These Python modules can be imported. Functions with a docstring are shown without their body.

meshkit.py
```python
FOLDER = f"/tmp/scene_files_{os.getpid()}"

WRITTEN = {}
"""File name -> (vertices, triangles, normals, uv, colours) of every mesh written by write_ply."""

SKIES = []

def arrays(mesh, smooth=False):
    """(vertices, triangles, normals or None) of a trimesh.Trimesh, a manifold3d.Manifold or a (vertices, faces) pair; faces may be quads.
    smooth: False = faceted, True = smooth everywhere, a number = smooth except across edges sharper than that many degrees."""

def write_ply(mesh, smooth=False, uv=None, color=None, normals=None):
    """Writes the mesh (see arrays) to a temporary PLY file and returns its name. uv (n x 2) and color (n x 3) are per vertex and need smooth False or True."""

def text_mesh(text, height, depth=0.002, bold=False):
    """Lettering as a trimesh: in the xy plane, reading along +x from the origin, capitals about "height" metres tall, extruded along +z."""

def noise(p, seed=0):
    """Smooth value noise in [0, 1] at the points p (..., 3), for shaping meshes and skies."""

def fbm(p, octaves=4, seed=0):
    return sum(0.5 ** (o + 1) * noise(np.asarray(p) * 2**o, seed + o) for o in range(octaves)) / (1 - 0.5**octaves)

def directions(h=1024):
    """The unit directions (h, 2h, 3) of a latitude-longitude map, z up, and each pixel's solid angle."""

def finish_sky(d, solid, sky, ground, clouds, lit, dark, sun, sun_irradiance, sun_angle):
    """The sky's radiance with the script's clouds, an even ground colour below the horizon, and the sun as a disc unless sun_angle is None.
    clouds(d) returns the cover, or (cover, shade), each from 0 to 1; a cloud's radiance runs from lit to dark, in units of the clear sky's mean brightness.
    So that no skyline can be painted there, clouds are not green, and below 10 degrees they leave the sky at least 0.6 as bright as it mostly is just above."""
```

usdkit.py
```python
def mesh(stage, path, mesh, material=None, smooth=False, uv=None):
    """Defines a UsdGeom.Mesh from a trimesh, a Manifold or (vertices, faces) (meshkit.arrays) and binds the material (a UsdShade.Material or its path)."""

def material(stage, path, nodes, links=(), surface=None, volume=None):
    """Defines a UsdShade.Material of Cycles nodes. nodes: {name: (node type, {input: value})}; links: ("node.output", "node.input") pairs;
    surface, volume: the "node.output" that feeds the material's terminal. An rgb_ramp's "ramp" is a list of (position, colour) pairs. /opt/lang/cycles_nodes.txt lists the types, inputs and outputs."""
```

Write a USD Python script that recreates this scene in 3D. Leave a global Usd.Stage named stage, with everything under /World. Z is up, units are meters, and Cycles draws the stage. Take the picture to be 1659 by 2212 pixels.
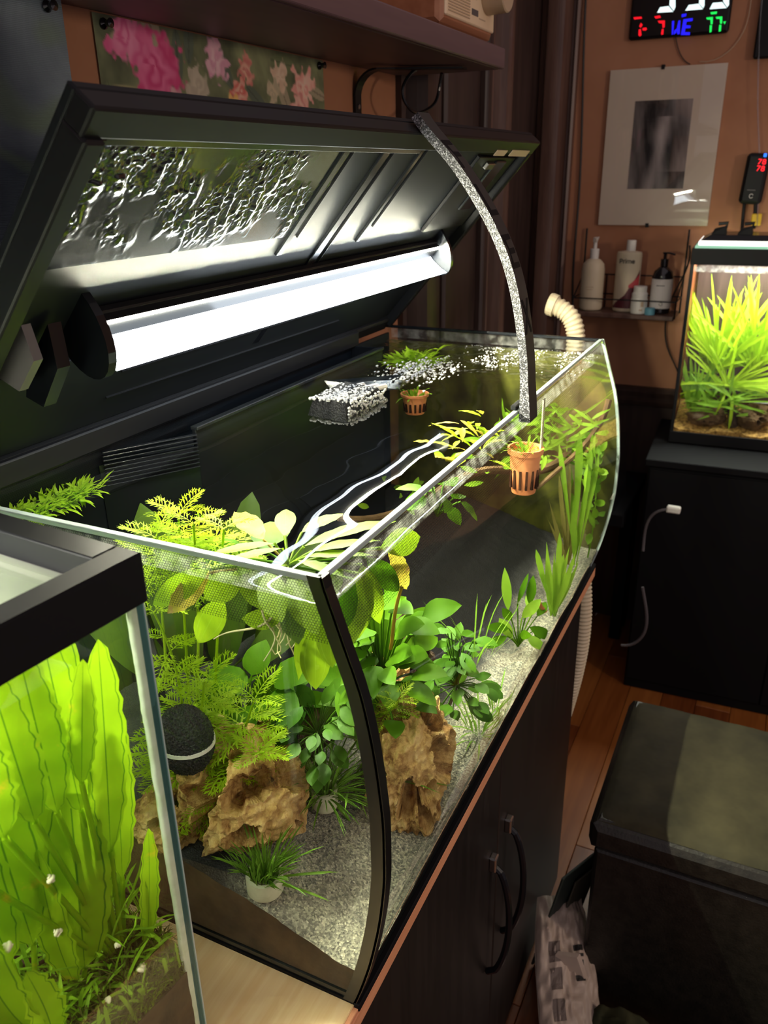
import math, numpy as np, trimesh, usdkit, meshkit
import manifold3d as m3
from pxr import Usd, UsdGeom, UsdLux, UsdShade, Gf, Sdf, Vt

stage = Usd.Stage.CreateInMemory()
UsdGeom.SetStageUpAxis(stage, UsdGeom.Tokens.z)
UsdGeom.SetStageMetersPerUnit(stage, 1.0)
WORLD = UsdGeom.Xform.Define(stage, '/World').GetPrim()
UsdGeom.Scope.Define(stage, '/World/Looks')
T = Sdf.ValueTypeNames

# ------------------------------------------------------------------ camera, lights, exposure
EXPOSURE = 0.22
LED = 3500.0           # radiance of the aquarium's LED strip
LED_LENS = 9.0         # its glowing clear lens
NEAR_LED = 95.0
FAR_LED = 50.0
FILL_LAMP = 75.0
AMBIENT = (0.105, 0.088, 0.092)

cam = UsdGeom.Camera.Define(stage, '/World/camera')
cam.CreateHorizontalApertureAttr(36.0)
cam.CreateFocalLengthAttr(38.106)
cam.CreateFStopAttr(38.106 / 2.6)
cam.CreateFocusDistanceAttr(0.72)
cam.CreateClippingRangeAttr((0.02, 100.0))
cam.CreateExposureAttr(EXPOSURE)
CR = [[0.43373726, 0.35455456, -0.8283496], [-0.90089196, 0.1540155, -0.40579909], [-0.01629924, 0.92226368, 0.38621761]]
cam.AddTransformOp().Set(Gf.Matrix4d(*[float(CR[0][0]), CR[1][0], CR[2][0], 0, CR[0][1], CR[1][1], CR[2][1], 0, CR[0][2], CR[1][2], CR[2][2], 0, -0.378998, -0.229899, 0.596419, 1]))

dome = UsdLux.DomeLight.Define(stage, '/World/ambient_fill')  # added even fill from all sides; no open sky in the room
dome.CreateIntensityAttr(1.0)
dome.CreateColorAttr(Gf.Vec3f(*AMBIENT))

# ------------------------------------------------------------------ helpers
def rng(seed): return np.random.default_rng(seed)
_used = {}
def numbered(parent, name):
    k = (parent, name); n = _used.get(k, 0); _used[k] = n + 1
    return name if n == 0 else '%s_%03d' % (name, n)
def data(prim, label=None, cat=None, group=None, kind=None):
    for k, v in (('label', label), ('category', cat), ('group', group), ('kind', kind)):
        if v: prim.SetCustomDataByKey(k, v)
ORIGIN = {}
def thing(name, label, cat, loc=(0, 0, 0), group=None, kind=None):
    path = '/World/' + numbered('/World', name)
    x = UsdGeom.Xform.Define(stage, path)
    x.AddTranslateOp().Set(Gf.Vec3d(*map(float, loc)))
    ORIGIN[path] = np.array(loc, float)
    data(x.GetPrim(), label, cat, group, kind)
    return path
def arr(m):
    if hasattr(m, 'to_mesh'):
        q = m.to_mesh(); return np.array(q.vert_properties[:, :3], float), np.array(q.tri_verts, int)
    if isinstance(m, trimesh.Trimesh): return np.array(m.vertices, float), np.array(m.faces, int)
    v, f = m; f = np.asarray(f, int)
    if f.shape[1] == 4: f = np.vstack([f[:, [0, 1, 2]], f[:, [0, 2, 3]]])
    return np.asarray(v, float), f
def cat(ms):
    vs, fs, n = [], [], 0
    for m in ms:
        v, f = arr(m); vs.append(v); fs.append(f + n); n += len(v)
    return np.vstack(vs), np.vstack(fs)
def obj(name, m, mat, parent='/World', label=None, category=None, group=None, kind=None, smooth=False, uv=None, col=None):
    """One mesh prim; m is in world coordinates."""
    path = parent + '/' + numbered(parent, name)
    v, f = arr(m)
    o = np.zeros(3); q = parent
    while q != '/World' and len(q) > 1:
        if q in ORIGIN: o = ORIGIN[q]; break
        q = q.rsplit('/', 1)[0]
    v = v - o
    me = usdkit.mesh(stage, path, (v, f), mat, smooth=smooth, uv=uv)
    if col is not None:
        UsdGeom.PrimvarsAPI(me).CreatePrimvar('Col', T.Color3fArray, 'vertex').Set(Vt.Vec3fArray.FromNumpy(np.asarray(col, np.float32)))
    data(me.GetPrim(), label, category, group, kind)
    return path
def struct(name, m, mat, **k): return obj(name, m, mat, kind='structure', **k)
def copy_of(src, label, loc, rot=(0, 0, 0), scale=1.0, group=None):
    """A further instance of a thing: references the first one."""
    s = stage.GetPrimAtPath(src); name = s.GetName().rstrip('0123456789').rstrip('_')
    path = '/World/' + numbered('/World', name)
    x = UsdGeom.Xform.Define(stage, path)
    x.GetPrim().GetReferences().AddInternalReference(s.GetPath())
    x.ClearXformOpOrder()
    x.GetPrim().GetAttribute('xformOp:translate').Set(Gf.Vec3d(*map(float, loc))) if x.GetPrim().GetAttribute('xformOp:translate') else None
    ops = [x.AddTranslateOp() if not x.GetPrim().GetAttribute('xformOp:translate') else UsdGeom.XformOp(x.GetPrim().GetAttribute('xformOp:translate'))]
    ops[0].Set(Gf.Vec3d(*map(float, loc)))
    r = x.AddRotateXYZOp(); r.Set(Gf.Vec3f(*map(float, rot))); ops.append(r)
    c = x.AddScaleOp(); c.Set(Gf.Vec3f(scale, scale, scale)); ops.append(c)
    x.SetXformOpOrder(ops)
    data(x.GetPrim(), label, None, group)
    x.GetPrim().SetInstanceable(True)
    return path

def box(lo, hi, r=0.0):
    lo, hi = np.minimum(lo, hi).astype(float), np.maximum(lo, hi).astype(float)
    if r <= 0:
        m = trimesh.creation.box(hi - lo); m.apply_translation((lo + hi) / 2); return m
    r = min(r, (hi - lo).min() * 0.49)
    pts = []
    for c in np.ndindex(2, 2, 2):
        q = np.where(c, hi - r, lo + r)
        s = np.where(c, 1, -1)
        for k in range(3):
            d = np.zeros(3); d[k] = s[k] * r; pts.append(q + d)
        pts.append(q + s * r * 0.577)
    return m3.Manifold.hull_points(np.array(pts))
def fbox(center, X, Y, Z, size, r=0.0):
    """Box of size along unit axes X, Y, Z."""
    v, f = arr(box(-np.array(size) / 2, np.array(size) / 2, r))
    return np.asarray(center) + v @ np.array([X, Y, Z], float), f
def hull(pts): return m3.Manifold.hull_points(np.asarray(pts, float))
def frames(p):
    p = np.asarray(p, float); t = np.gradient(p, axis=0); t /= np.linalg.norm(t, axis=1, keepdims=True) + 1e-12
    a = np.array([0, 0, 1.0]) if abs(t[0][2]) < 0.9 else np.array([1.0, 0, 0])
    A = []
    for k in range(len(p)):
        a = a - t[k] * (a @ t[k]); a /= np.linalg.norm(a) + 1e-12; A.append(a)
    A = np.array(A); return t, A, np.cross(t, A)
def tube(p, r, sides=8, caps=True):
    p = np.asarray(p, float); t, A, B = frames(p); n = len(p); r = np.broadcast_to(r, (n,))
    an = np.arange(sides) * 2 * np.pi / sides
    v = p[:, None] + r[:, None, None] * (np.cos(an)[None, :, None] * A[:, None] + np.sin(an)[None, :, None] * B[:, None])
    v = v.reshape(-1, 3); i, j = np.meshgrid(np.arange(n - 1), np.arange(sides), indexing='ij')
    q = np.stack([i * sides + j, i * sides + (j + 1) % sides, (i + 1) * sides + (j + 1) % sides, (i + 1) * sides + j], -1).reshape(-1, 4)
    f = np.vstack([q[:, [0, 1, 2]], q[:, [0, 2, 3]]])
    if caps:
        v = np.vstack([v, p[0], p[-1]]); k = np.arange(sides)
        f = np.vstack([f, np.c_[np.full(sides, len(v) - 2), (k + 1) % sides, k], np.c_[np.full(sides, len(v) - 1), (n - 1) * sides + k, (n - 1) * sides + (k + 1) % sides]])
    return v, f
def spline(pts, n=24):
    from scipy.interpolate import CubicSpline
    pts = np.asarray(pts, float); d = np.r_[0, np.cumsum(np.linalg.norm(np.diff(pts, axis=0), axis=1))]
    return CubicSpline(d, pts)(np.linspace(0, d[-1], n))
def lathe(prof, c=(0, 0, 0), n=32):
    """prof: (radius, z) pairs from the bottom up."""
    m = trimesh.creation.revolve(np.array(prof, float), sections=n); v, f = arr(m); return v + np.array(c), f
def grid(nu, nv):
    i, j = np.meshgrid(np.arange(nu - 1), np.arange(nv - 1), indexing='ij'); k = i * nv + j
    return np.stack([k, k + nv, k + nv + 1, k + 1], -1).reshape(-1, 4)
def sheet(P):
    nu, nv = P.shape[:2]; return P.reshape(-1, 3), grid(nu, nv)
def quad(a, b, c, d): return np.array([a, b, c, d], float), np.array([[0, 1, 2, 3]])
def prism(poly, axis, lo, hi):
    """Extrudes a 2D polygon (pairs in the two other axes, in xyz order) along an axis."""
    from shapely.geometry import Polygon
    m = trimesh.creation.extrude_polygon(Polygon(poly), hi - lo, engine='earcut'); v = np.array(m.vertices); w = np.zeros_like(v); f = np.array(m.faces)
    i, j = [k for k in range(3) if k != axis]; w[:, i] = v[:, 0]; w[:, j] = v[:, 1]; w[:, axis] = v[:, 2] + lo
    return w, (f[:, ::-1] if axis == 1 else f)
def rotz(m, deg, c=(0, 0, 0)):
    v, f = arr(m); a = math.radians(deg); R = np.array([[math.cos(a), -math.sin(a), 0], [math.sin(a), math.cos(a), 0], [0, 0, 1]])
    return (v - np.array(c)) @ R.T + np.array(c), f
def unit(v): v = np.asarray(v, float); return v / np.linalg.norm(v)
def orient(m, P, d, up=(0, 0, 1)):
    """Local +X to d, local +Z near up."""
    v, f = arr(m); X = unit(d); up = np.asarray(up, float)
    if abs(X @ unit(up)) > 0.98: up = up + np.array([0.3, 0.2, 0.1])
    Y = unit(np.cross(up, X)); Z = np.cross(X, Y)
    return np.asarray(P) + v @ np.array([X, Y, Z]), f

# ------------------------------------------------------------------ materials
LK = '/World/Looks/'
def mat(name, nodes, links=(), surface='p.BSDF', volume=None): return usdkit.material(stage, LK + name, nodes, links, surface, volume)
def plain(name, color, rough=0.5, spec=0.5, metal=0.0, **k):
    return mat(name, {'p': ('principled_bsdf', dict(base_color=color, roughness=rough, specular_ior_level=spec, metallic=metal, **k))})
def mottled(name, c1, c2, scale=8, rough=0.5, spec=0.5, bump=0.0, bscale=None, stretch=(1, 1, 1), detail=4, lo=0.35, hi=0.65, **k):
    n = {'g': ('geometry', {}), 'm': ('mapping', dict(scale=stretch)), 'n': ('noise_texture', dict(scale=scale, detail=detail, roughness=0.6)),
         'r': ('rgb_ramp', dict(ramp=[(lo, c1), (hi, c2)])), 'p': ('principled_bsdf', dict(roughness=rough, specular_ior_level=spec, **k))}
    l = [('g.position', 'm.vector'), ('m.vector', 'n.vector'), ('n.fac', 'r.fac'), ('r.color', 'p.base_color')]
    if bump:
        n['n2'] = ('noise_texture', dict(scale=bscale or scale * 3, detail=3)); n['b'] = ('bump', dict(strength=bump, distance=0.002))
        l += [('m.vector', 'n2.vector'), ('n2.fac', 'b.height'), ('b.normal', 'p.normal')]
    return mat(name, n, l)
def glow(name, color, strength): return mat(name, {'e': ('emission', dict(color=color, strength=strength))}, surface='e.emission')
def pane(name, tint=(0.97, 0.99, 0.97), f0=0.04, rough=0.0, bump=None, top=1.0):
    """Clear sheet: transparent with a Fresnel-weighted mirror (Schlick)."""
    n = {'w': ('layer_weight', dict(blend=0.5)), 'p': ('math', dict(math_type='power', value2=5.0)), 'a': ('math', dict(math_type='multiply_add', value2=top - f0, value3=f0)),
         't': ('transparent_bsdf', dict(color=tint)), 'g': ('glossy_bsdf', dict(color=(1, 1, 1), roughness=rough)), 'x': ('mix_closure', {})}
    l = [('w.facing', 'p.value1'), ('p.value', 'a.value1'), ('a.value', 'x.fac'), ('t.BSDF', 'x.closure1'), ('g.BSDF', 'x.closure2')]
    if bump:
        n['ge'] = ('geometry', {}); n['no'] = ('noise_texture', dict(scale=bump[0], detail=bump[1])); n['b'] = ('bump', dict(strength=bump[2], distance=bump[3]))
        l += [('ge.position', 'no.vector'), ('no.fac', 'b.height'), ('b.normal', 'g.normal'), ('b.normal', 'w.normal')]
    return mat(name, n, l, surface='x.closure')
def leafmat(name, c1, c2, trans=0.45, rough=0.5, spec=0.2, vein=None, spots=None, scale=14):
    n = {'g': ('geometry', {}), 'n': ('noise_texture', dict(scale=scale, detail=4)), 'ad': ('math', dict(math_type='multiply_add', value2=0.45, value3=0.0)),
         'ad2': ('math', dict(math_type='multiply_add', value2=0.9)), 'r': ('rgb_ramp', dict(ramp=[(0.2, c1), (0.85, c2)])),
         'p': ('principled_bsdf', dict(roughness=rough, specular_ior_level=spec)), 't': ('translucent_bsdf', {}), 'x': ('mix_closure', dict(fac=trans))}
    l = [('g.position', 'n.vector'), ('g.random_per_island', 'ad.value1'), ('n.fac', 'ad2.value1'), ('ad.value', 'ad2.value3'), ('ad2.value', 'r.fac')]
    out = 'r.color'
    if spots:
        n['sn'] = ('noise_texture', dict(scale=spots[1], detail=5, roughness=0.7)); n['sr'] = ('rgb_ramp', dict(ramp=[(spots[2], (0, 0, 0)), (spots[2] + 0.08, (1, 1, 1))])); n['sm'] = ('mix', dict(color2=spots[0]))
        l += [('g.position', 'sn.vector'), ('sn.fac', 'sr.fac'), ('sr.color', 'sm.fac'), (out, 'sm.color1')]; out = 'sm.color'
    if vein:
        # uv.x across (0..1), uv.y along: dark midrib and two side veins that run with the margin
        n.update({'uv': ('uvmap', dict(attribute='st')), 's': ('separate_xyz', {}), 'c': ('math', dict(math_type='subtract', value2=0.5)), 'ab': ('math', dict(math_type='absolute')),
                  'pp': ('math', dict(math_type='pingpong', value2=vein[1])), 'lt': ('math', dict(math_type='less_than', value2=vein[2])), 'vm': ('mix', dict(color2=vein[0]))})
        l += [('uv.UV', 's.vector'), ('s.x', 'c.value1'), ('c.value', 'ab.value1'), ('ab.value', 'pp.value1'), ('pp.value', 'lt.value1'), ('lt.value', 'vm.fac'), (out, 'vm.color1')]; out = 'vm.color'
    l += [(out, 'p.base_color'), (out, 't.color'), ('p.BSDF', 'x.closure1'), ('t.BSDF', 'x.closure2')]
    return mat(name, n, l, surface='x.closure')
def hexband(name, axis, pitch=0.00215, hole=0.455):
    """Printed honeycomb: black web with clear cells."""
    n = {'g': ('geometry', {}), 's': ('separate_xyz', {}), 'u': ('math', dict(math_type='multiply', value2=1 / pitch)), 'v': ('math', dict(math_type='multiply', value2=1 / pitch))}
    l = [('g.position', 's.vector'), ('s.' + axis, 'u.value1'), ('s.z', 'v.value1')]
    H = 0.8660254
    for k, (ou, ov) in dict(a=(0, 0), b=(0.5, H)).items():
        n.update({k + 'u0': ('math', dict(math_type='add', value2=ou)), k + 'v0': ('math', dict(math_type='add', value2=ov)), k + 'u1': ('math', dict(math_type='wrap', value2=0.5, value3=-0.5)),
                  k + 'v1': ('math', dict(math_type='wrap', value2=H, value3=-H)), k + 'c': ('combine_xyz', dict(z=0.0))})
        n[k + 'l'] = ('vector_math', dict(math_type='length'))
        l += [('u.value', k + 'u0.value1'), ('v.value', k + 'v0.value1'), (k + 'u0.value', k + 'u1.value1'), (k + 'v0.value', k + 'v1.value1'), (k + 'u1.value', k + 'c.x'), (k + 'v1.value', k + 'c.y'), (k + 'c.vector', k + 'l.vector1')]
    n.update({'mn': ('math', dict(math_type='minimum')), 'gt': ('math', dict(math_type='greater_than', value2=hole)), 't': ('transparent_bsdf', {}), 'p': ('principled_bsdf', dict(base_color=(0.006, 0.007, 0.007), roughness=0.3)), 'x': ('mix_closure', {})})
    l += [('al.value', 'mn.value1'), ('bl.value', 'mn.value2'), ('mn.value', 'gt.value1'), ('gt.value', 'x.fac'), ('t.BSDF', 'x.closure1'), ('p.BSDF', 'x.closure2')]
    return mat(name, n, l, surface='x.closure')

M = {}
M['wall'] = mottled('terracotta_paint', (0.37, 0.165, 0.088), (0.43, 0.205, 0.115), 5, 0.75, 0.2, bump=0.15, bscale=120)
M['darkwood'] = mottled('dark_stained_wood', (0.030, 0.017, 0.014), (0.055, 0.032, 0.026), 6, 0.4, 0.4, stretch=(6, 6, 0.6))
M['trimwood'] = mottled('brown_trim_wood', (0.085, 0.042, 0.030), (0.14, 0.075, 0.055), 6, 0.38, 0.5, stretch=(8, 8, 0.7))
M['shelfwood'] = mottled('purple_brown_shelf', (0.115, 0.068, 0.075), (0.15, 0.09, 0.095), 5, 0.5, 0.4, stretch=(0.5, 5, 5))
M['plankA'] = mottled('floor_plank_honey', (0.22, 0.062, 0.012), (0.30, 0.095, 0.020), 7, 0.35, 0.5, stretch=(0.6, 9, 5))
M['plankB'] = mottled('floor_plank_red', (0.15, 0.038, 0.009), (0.22, 0.062, 0.014), 7, 0.35, 0.5, stretch=(0.6, 9, 5))
M['plankC'] = mottled('floor_plank_amber', (0.27, 0.085, 0.017), (0.36, 0.125, 0.028), 7, 0.35, 0.5, stretch=(0.6, 9, 5))
M['pine'] = mottled('pale_pine_board', (0.76, 0.51, 0.24), (0.84, 0.63, 0.34), 9, 0.45, 0.4, stretch=(0.9, 14, 8), detail=6)
M['copper'] = mottled('orange_edge_band', (0.70, 0.30, 0.145), (0.78, 0.37, 0.19), 20, 0.45, 0.4, stretch=(0.5, 5, 5))
M['cabinet'] = mottled('black_brown_cabinet', (0.010, 0.008, 0.007), (0.018, 0.014, 0.012), 9, 0.42, 0.4, stretch=(8, 8, 0.7))
M['blackp'] = plain('black_plastic', (0.006, 0.0063, 0.0075), 0.45, 0.22)
M['blackg'] = plain('glossy_black_plastic', (0.006, 0.007, 0.009), 0.2, 0.3)
M['blackm'] = plain('matt_black', (0.0045, 0.0045, 0.0055), 0.7, 0.15)
M['hoodin'] = plain('hood_inner_plastic', (0.006, 0.0075, 0.010), 0.5, 0.18)
M['wet'] = plain('wet_black_plastic', (0.010, 0.012, 0.014), 0.16, 0.7)
M['silicone'] = plain('black_silicone', (0.006, 0.008, 0.008), 0.25, 0.6)
M['backpanel'] = plain('black_back_panel', (0.004, 0.006, 0.009), 0.4, 0.2)
M['paintglint'] = mat('painted_glint_plastic', {'g': ('geometry', {}), 'v': ('voronoi_texture', dict(scale=900.0)), 'r': ('rgb_ramp', dict(ramp=[(0.0, (0.01, 0.01, 0.011)), (0.5, (0.05, 0.05, 0.055)), (0.85, (0.30, 0.30, 0.33)), (1.0, (0.6, 0.6, 0.62))])),
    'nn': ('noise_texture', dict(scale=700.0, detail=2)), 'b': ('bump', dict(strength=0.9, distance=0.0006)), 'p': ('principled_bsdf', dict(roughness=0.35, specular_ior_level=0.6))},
    [('g.position', 'v.vector'), ('g.position', 'nn.vector'), ('v.color', 'r.fac'), ('r.color', 'p.base_color'), ('nn.fac', 'b.height'), ('b.normal', 'p.normal')])  # pale specks paint the lamp glints on the lit side of the arch
M['glass'] = pane('tank_glass', (0.955, 0.985, 0.965))
M['glasslid'] = pane('lid_glass', (0.90, 0.96, 0.92), 0.06, 0.02)
M['water'] = pane('rippled_water', (0.97, 0.99, 0.98), 0.03, 0.0)
M['frame_glass'] = pane('picture_glass', (0.97, 0.97, 0.97), 0.05, 0.01)
M['edge'] = mat('pale_glass_edge', {'p': ('principled_bsdf', dict(base_color=(0.42, 0.52, 0.50), roughness=0.12, specular_ior_level=0.8))})
M['edgeteal'] = plain('teal_glass_edge', (0.09, 0.22, 0.20), 0.15, 0.7)
M['bead'] = mottled('white_silicone_bead', (0.52, 0.62, 0.42), (0.70, 0.78, 0.62), 40, 0.4, 0.5)
M['hexy'] = hexband('honeycomb_print_side', 'y')
M['hexx'] = hexband('honeycomb_print_front', 'x')
M['led'] = glow('led_strip_light', (1.0, 0.965, 0.72), LED)
M['ledlens'] = mat('beam_cut_lens', {'p': ('principled_bsdf', dict(base_color=(0.0025, 0.0025, 0.0025), roughness=0.35, specular_ior_level=0.05, emission_color=(0.80, 0.90, 1.0), emission_strength=LED_LENS)), 't': ('transparent_bsdf', {}), 'x': ('mix_closure', dict(fac=0.93))}, [('t.BSDF', 'x.closure1'), ('p.BSDF', 'x.closure2')], surface='x.closure')
M['ledlens2'] = mat('added_clear_end', {'p': ('principled_bsdf', dict(base_color=(0.0025, 0.0025, 0.0025), roughness=0.3, specular_ior_level=0.05, emission_color=(0.80, 0.90, 1.0), emission_strength=LED_LENS)), 't': ('transparent_bsdf', {}), 'x': ('mix_closure', dict(fac=0.35))}, [('t.BSDF', 'x.closure1'), ('p.BSDF', 'x.closure2')], surface='x.closure')  # invented clear stretch, lets more light reach the left plants
M['fogglare'] = mat('fog_glare_glass', {'g': ('geometry', {}), 'n': ('noise_texture', dict(scale=70.0, detail=4)), 'r': ('rgb_ramp', dict(ramp=[(0.38, (0.02, 0.02, 0.02)), (0.72, (0.30, 0.30, 0.30))])), 'p': ('principled_bsdf', dict(base_color=(0.75, 0.76, 0.72), roughness=0.25)), 'tl': ('translucent_bsdf', dict(color=(0.75, 0.76, 0.70))), 'y': ('mix_closure', dict(fac=0.5)), 't': ('transparent_bsdf', {}), 'x': ('mix_closure', {})},
    [('g.position', 'n.vector'), ('n.fac', 'r.fac'), ('r.color', 'x.fac'), ('p.BSDF', 'y.closure1'), ('tl.BSDF', 'y.closure2'), ('t.BSDF', 'x.closure1'), ('y.closure', 'x.closure2')], surface='x.closure')  # fog on the large tank, painted glare on the far one
M['olivemirror'] = mat('olive_mirror_film', {'g': ('geometry', {}), 'n': ('noise_texture', dict(scale=22.0, detail=4)), 'r': ('rgb_ramp', dict(ramp=[(0.35, (0.035, 0.036, 0.008)), (0.7, (0.16, 0.16, 0.02))])), 'p': ('principled_bsdf', dict(roughness=0.4)), 't': ('transparent_bsdf', {}), 'x': ('mix_closure', dict(fac=0.72))}, [('g.position', 'n.vector'), ('n.fac', 'r.fac'), ('r.color', 'p.base_color'), ('t.BSDF', 'x.closure1'), ('p.BSDF', 'x.closure2')], surface='x.closure')  # olive tone painted for the mirror image of the plants
M['fogglass'] = mat('fogged_lid_glass', {'p': ('principled_bsdf', dict(base_color=(0.66, 0.72, 0.58), roughness=0.15)), 'tl': ('translucent_bsdf', dict(color=(0.66, 0.74, 0.50))), 'y': ('mix_closure', dict(fac=0.5)), 't': ('transparent_bsdf', {}), 'x': ('mix_closure', dict(fac=0.55))}, [('p.BSDF', 'y.closure1'), ('tl.BSDF', 'y.closure2'), ('t.BSDF', 'x.closure1'), ('y.closure', 'x.closure2')], surface='x.closure')
M['sand'] = mat('grey_gravel_with_shade', {'g': ('geometry', {}), 'v': ('voronoi_texture', dict(scale=620.0)), 'n': ('noise_texture', dict(scale=18.0, detail=5)), 'r': ('rgb_ramp', dict(ramp=[(0.0, (0.10, 0.10, 0.092)), (0.4, (0.27, 0.262, 0.21)), (0.75, (0.52, 0.49, 0.37)), (1.0, (0.80, 0.74, 0.56))])),
    'n2': ('rgb_ramp', dict(ramp=[(0.35, (0.62, 0.62, 0.63)), (0.65, (1.0, 1.0, 0.97))])), 'sx': ('separate_xyz', {}), 'na': ('math', dict(math_type='multiply_add', value2=0.10)), 'mxx': ('map_range', dict(from_min=0.20, from_max=0.36, to_min=0.0, to_max=0.075, clamp=True)), 'ad': ('math', dict(math_type='add')), 'my': ('map_range', dict(from_min=0.125, from_max=0.165, to_min=0.0, to_max=1.0, clamp=True)), 'dk': ('mix', dict(color2=(0.030, 0.030, 0.030))), 'mx': ('mix', dict(mix_type='multiply', fac=1.0)), 'b': ('bump', dict(strength=0.8, distance=0.001)), 'p': ('principled_bsdf', dict(roughness=0.75, specular_ior_level=0.3))},  # dark gravel at the back; farther along the darkening paints the floor shade
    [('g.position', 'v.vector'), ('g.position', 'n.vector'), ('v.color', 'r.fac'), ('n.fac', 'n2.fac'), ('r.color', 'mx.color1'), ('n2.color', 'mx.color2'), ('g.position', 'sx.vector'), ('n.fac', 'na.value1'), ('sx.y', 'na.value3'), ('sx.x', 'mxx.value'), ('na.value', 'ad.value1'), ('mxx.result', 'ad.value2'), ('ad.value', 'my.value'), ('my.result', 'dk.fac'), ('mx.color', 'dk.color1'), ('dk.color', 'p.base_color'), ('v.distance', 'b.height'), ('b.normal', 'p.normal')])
M['soil'] = mottled('brown_soil_layer', (0.035, 0.022, 0.014), (0.115, 0.07, 0.035), 26, 0.8, 0.2, detail=6, bump=0.5, bscale=160)
M['stone'] = mat('ochre_dragon_stone', {'g': ('geometry', {}), 'n': ('noise_texture', dict(scale=38.0, detail=7, roughness=0.7)), 'r': ('rgb_ramp', dict(ramp=[(0.28, (0.04, 0.018, 0.006)), (0.40, (0.26, 0.125, 0.036)), (0.52, (0.54, 0.34, 0.115)), (0.75, (0.74, 0.55, 0.26))])),
    'n2': ('noise_texture', dict(scale=260.0, detail=4)), 'b': ('bump', dict(strength=0.9, distance=0.0025)), 'p': ('principled_bsdf', dict(roughness=0.85, specular_ior_level=0.25))},
    [('g.position', 'n.vector'), ('g.position', 'n2.vector'), ('n.fac', 'r.fac'), ('r.color', 'p.base_color'), ('n2.fac', 'b.height'), ('b.normal', 'p.normal')])
M['darkstone'] = mottled('dark_brown_stone', (0.03, 0.02, 0.015), (0.13, 0.085, 0.055), 40, 0.85, 0.2, bump=0.7, bscale=200)
M['wood'] = mottled('brown_driftwood', (0.06, 0.035, 0.015), (0.17, 0.10, 0.045), 25, 0.8, 0.2, bump=0.6, bscale=120)
M['sponge'] = mat('black_filter_foam', {'g': ('geometry', {}), 'v': ('voronoi_texture', dict(scale=520.0)), 'r': ('rgb_ramp', dict(ramp=[(0.0, (0.002, 0.002, 0.002)), (0.6, (0.012, 0.012, 0.013)), (1.0, (0.022, 0.022, 0.023))])), 'b': ('bump', dict(strength=1.0, distance=0.002)), 'p': ('principled_bsdf', dict(roughness=0.7))},
    [('g.position', 'v.vector'), ('v.distance', 'r.fac'), ('r.color', 'p.base_color'), ('v.distance', 'b.height'), ('b.normal', 'p.normal')])
M['white'] = plain('white_plastic', (0.72, 0.69, 0.63), 0.35)
M['cream'] = plain('cream_plastic', (0.62, 0.52, 0.36), 0.45)
M['terrapot'] = mottled('orange_basket_plastic', (0.62, 0.20, 0.07), (0.72, 0.27, 0.11), 30, 0.5, 0.4)
M['slot'] = plain('dark_slot', (0.03, 0.012, 0.006), 0.9, 0.1)
M['rockwool'] = mottled('pale_ceramic_ring', (0.50, 0.50, 0.32), (0.64, 0.64, 0.45), 60, 0.8, 0.2)
M['root'] = plain('pale_roots', (0.52, 0.46, 0.24), 0.6)
M['moss2'] = leafmat('bright_moss', (0.34, 0.58, 0.02), (0.62, 0.80, 0.06), 0.5)
M['archgray'] = plain('dark_grey_print_plastic', (0.030, 0.028, 0.026), 0.6, 0.3)
M['bubble'] = mat('shiny_bubbles', {'p': ('principled_bsdf', dict(base_color=(0.55, 0.55, 0.54), roughness=0.12, specular_ior_level=1.0, coat_weight=1.0))})
Y = (0.36, 0.52, 0.02)
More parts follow.
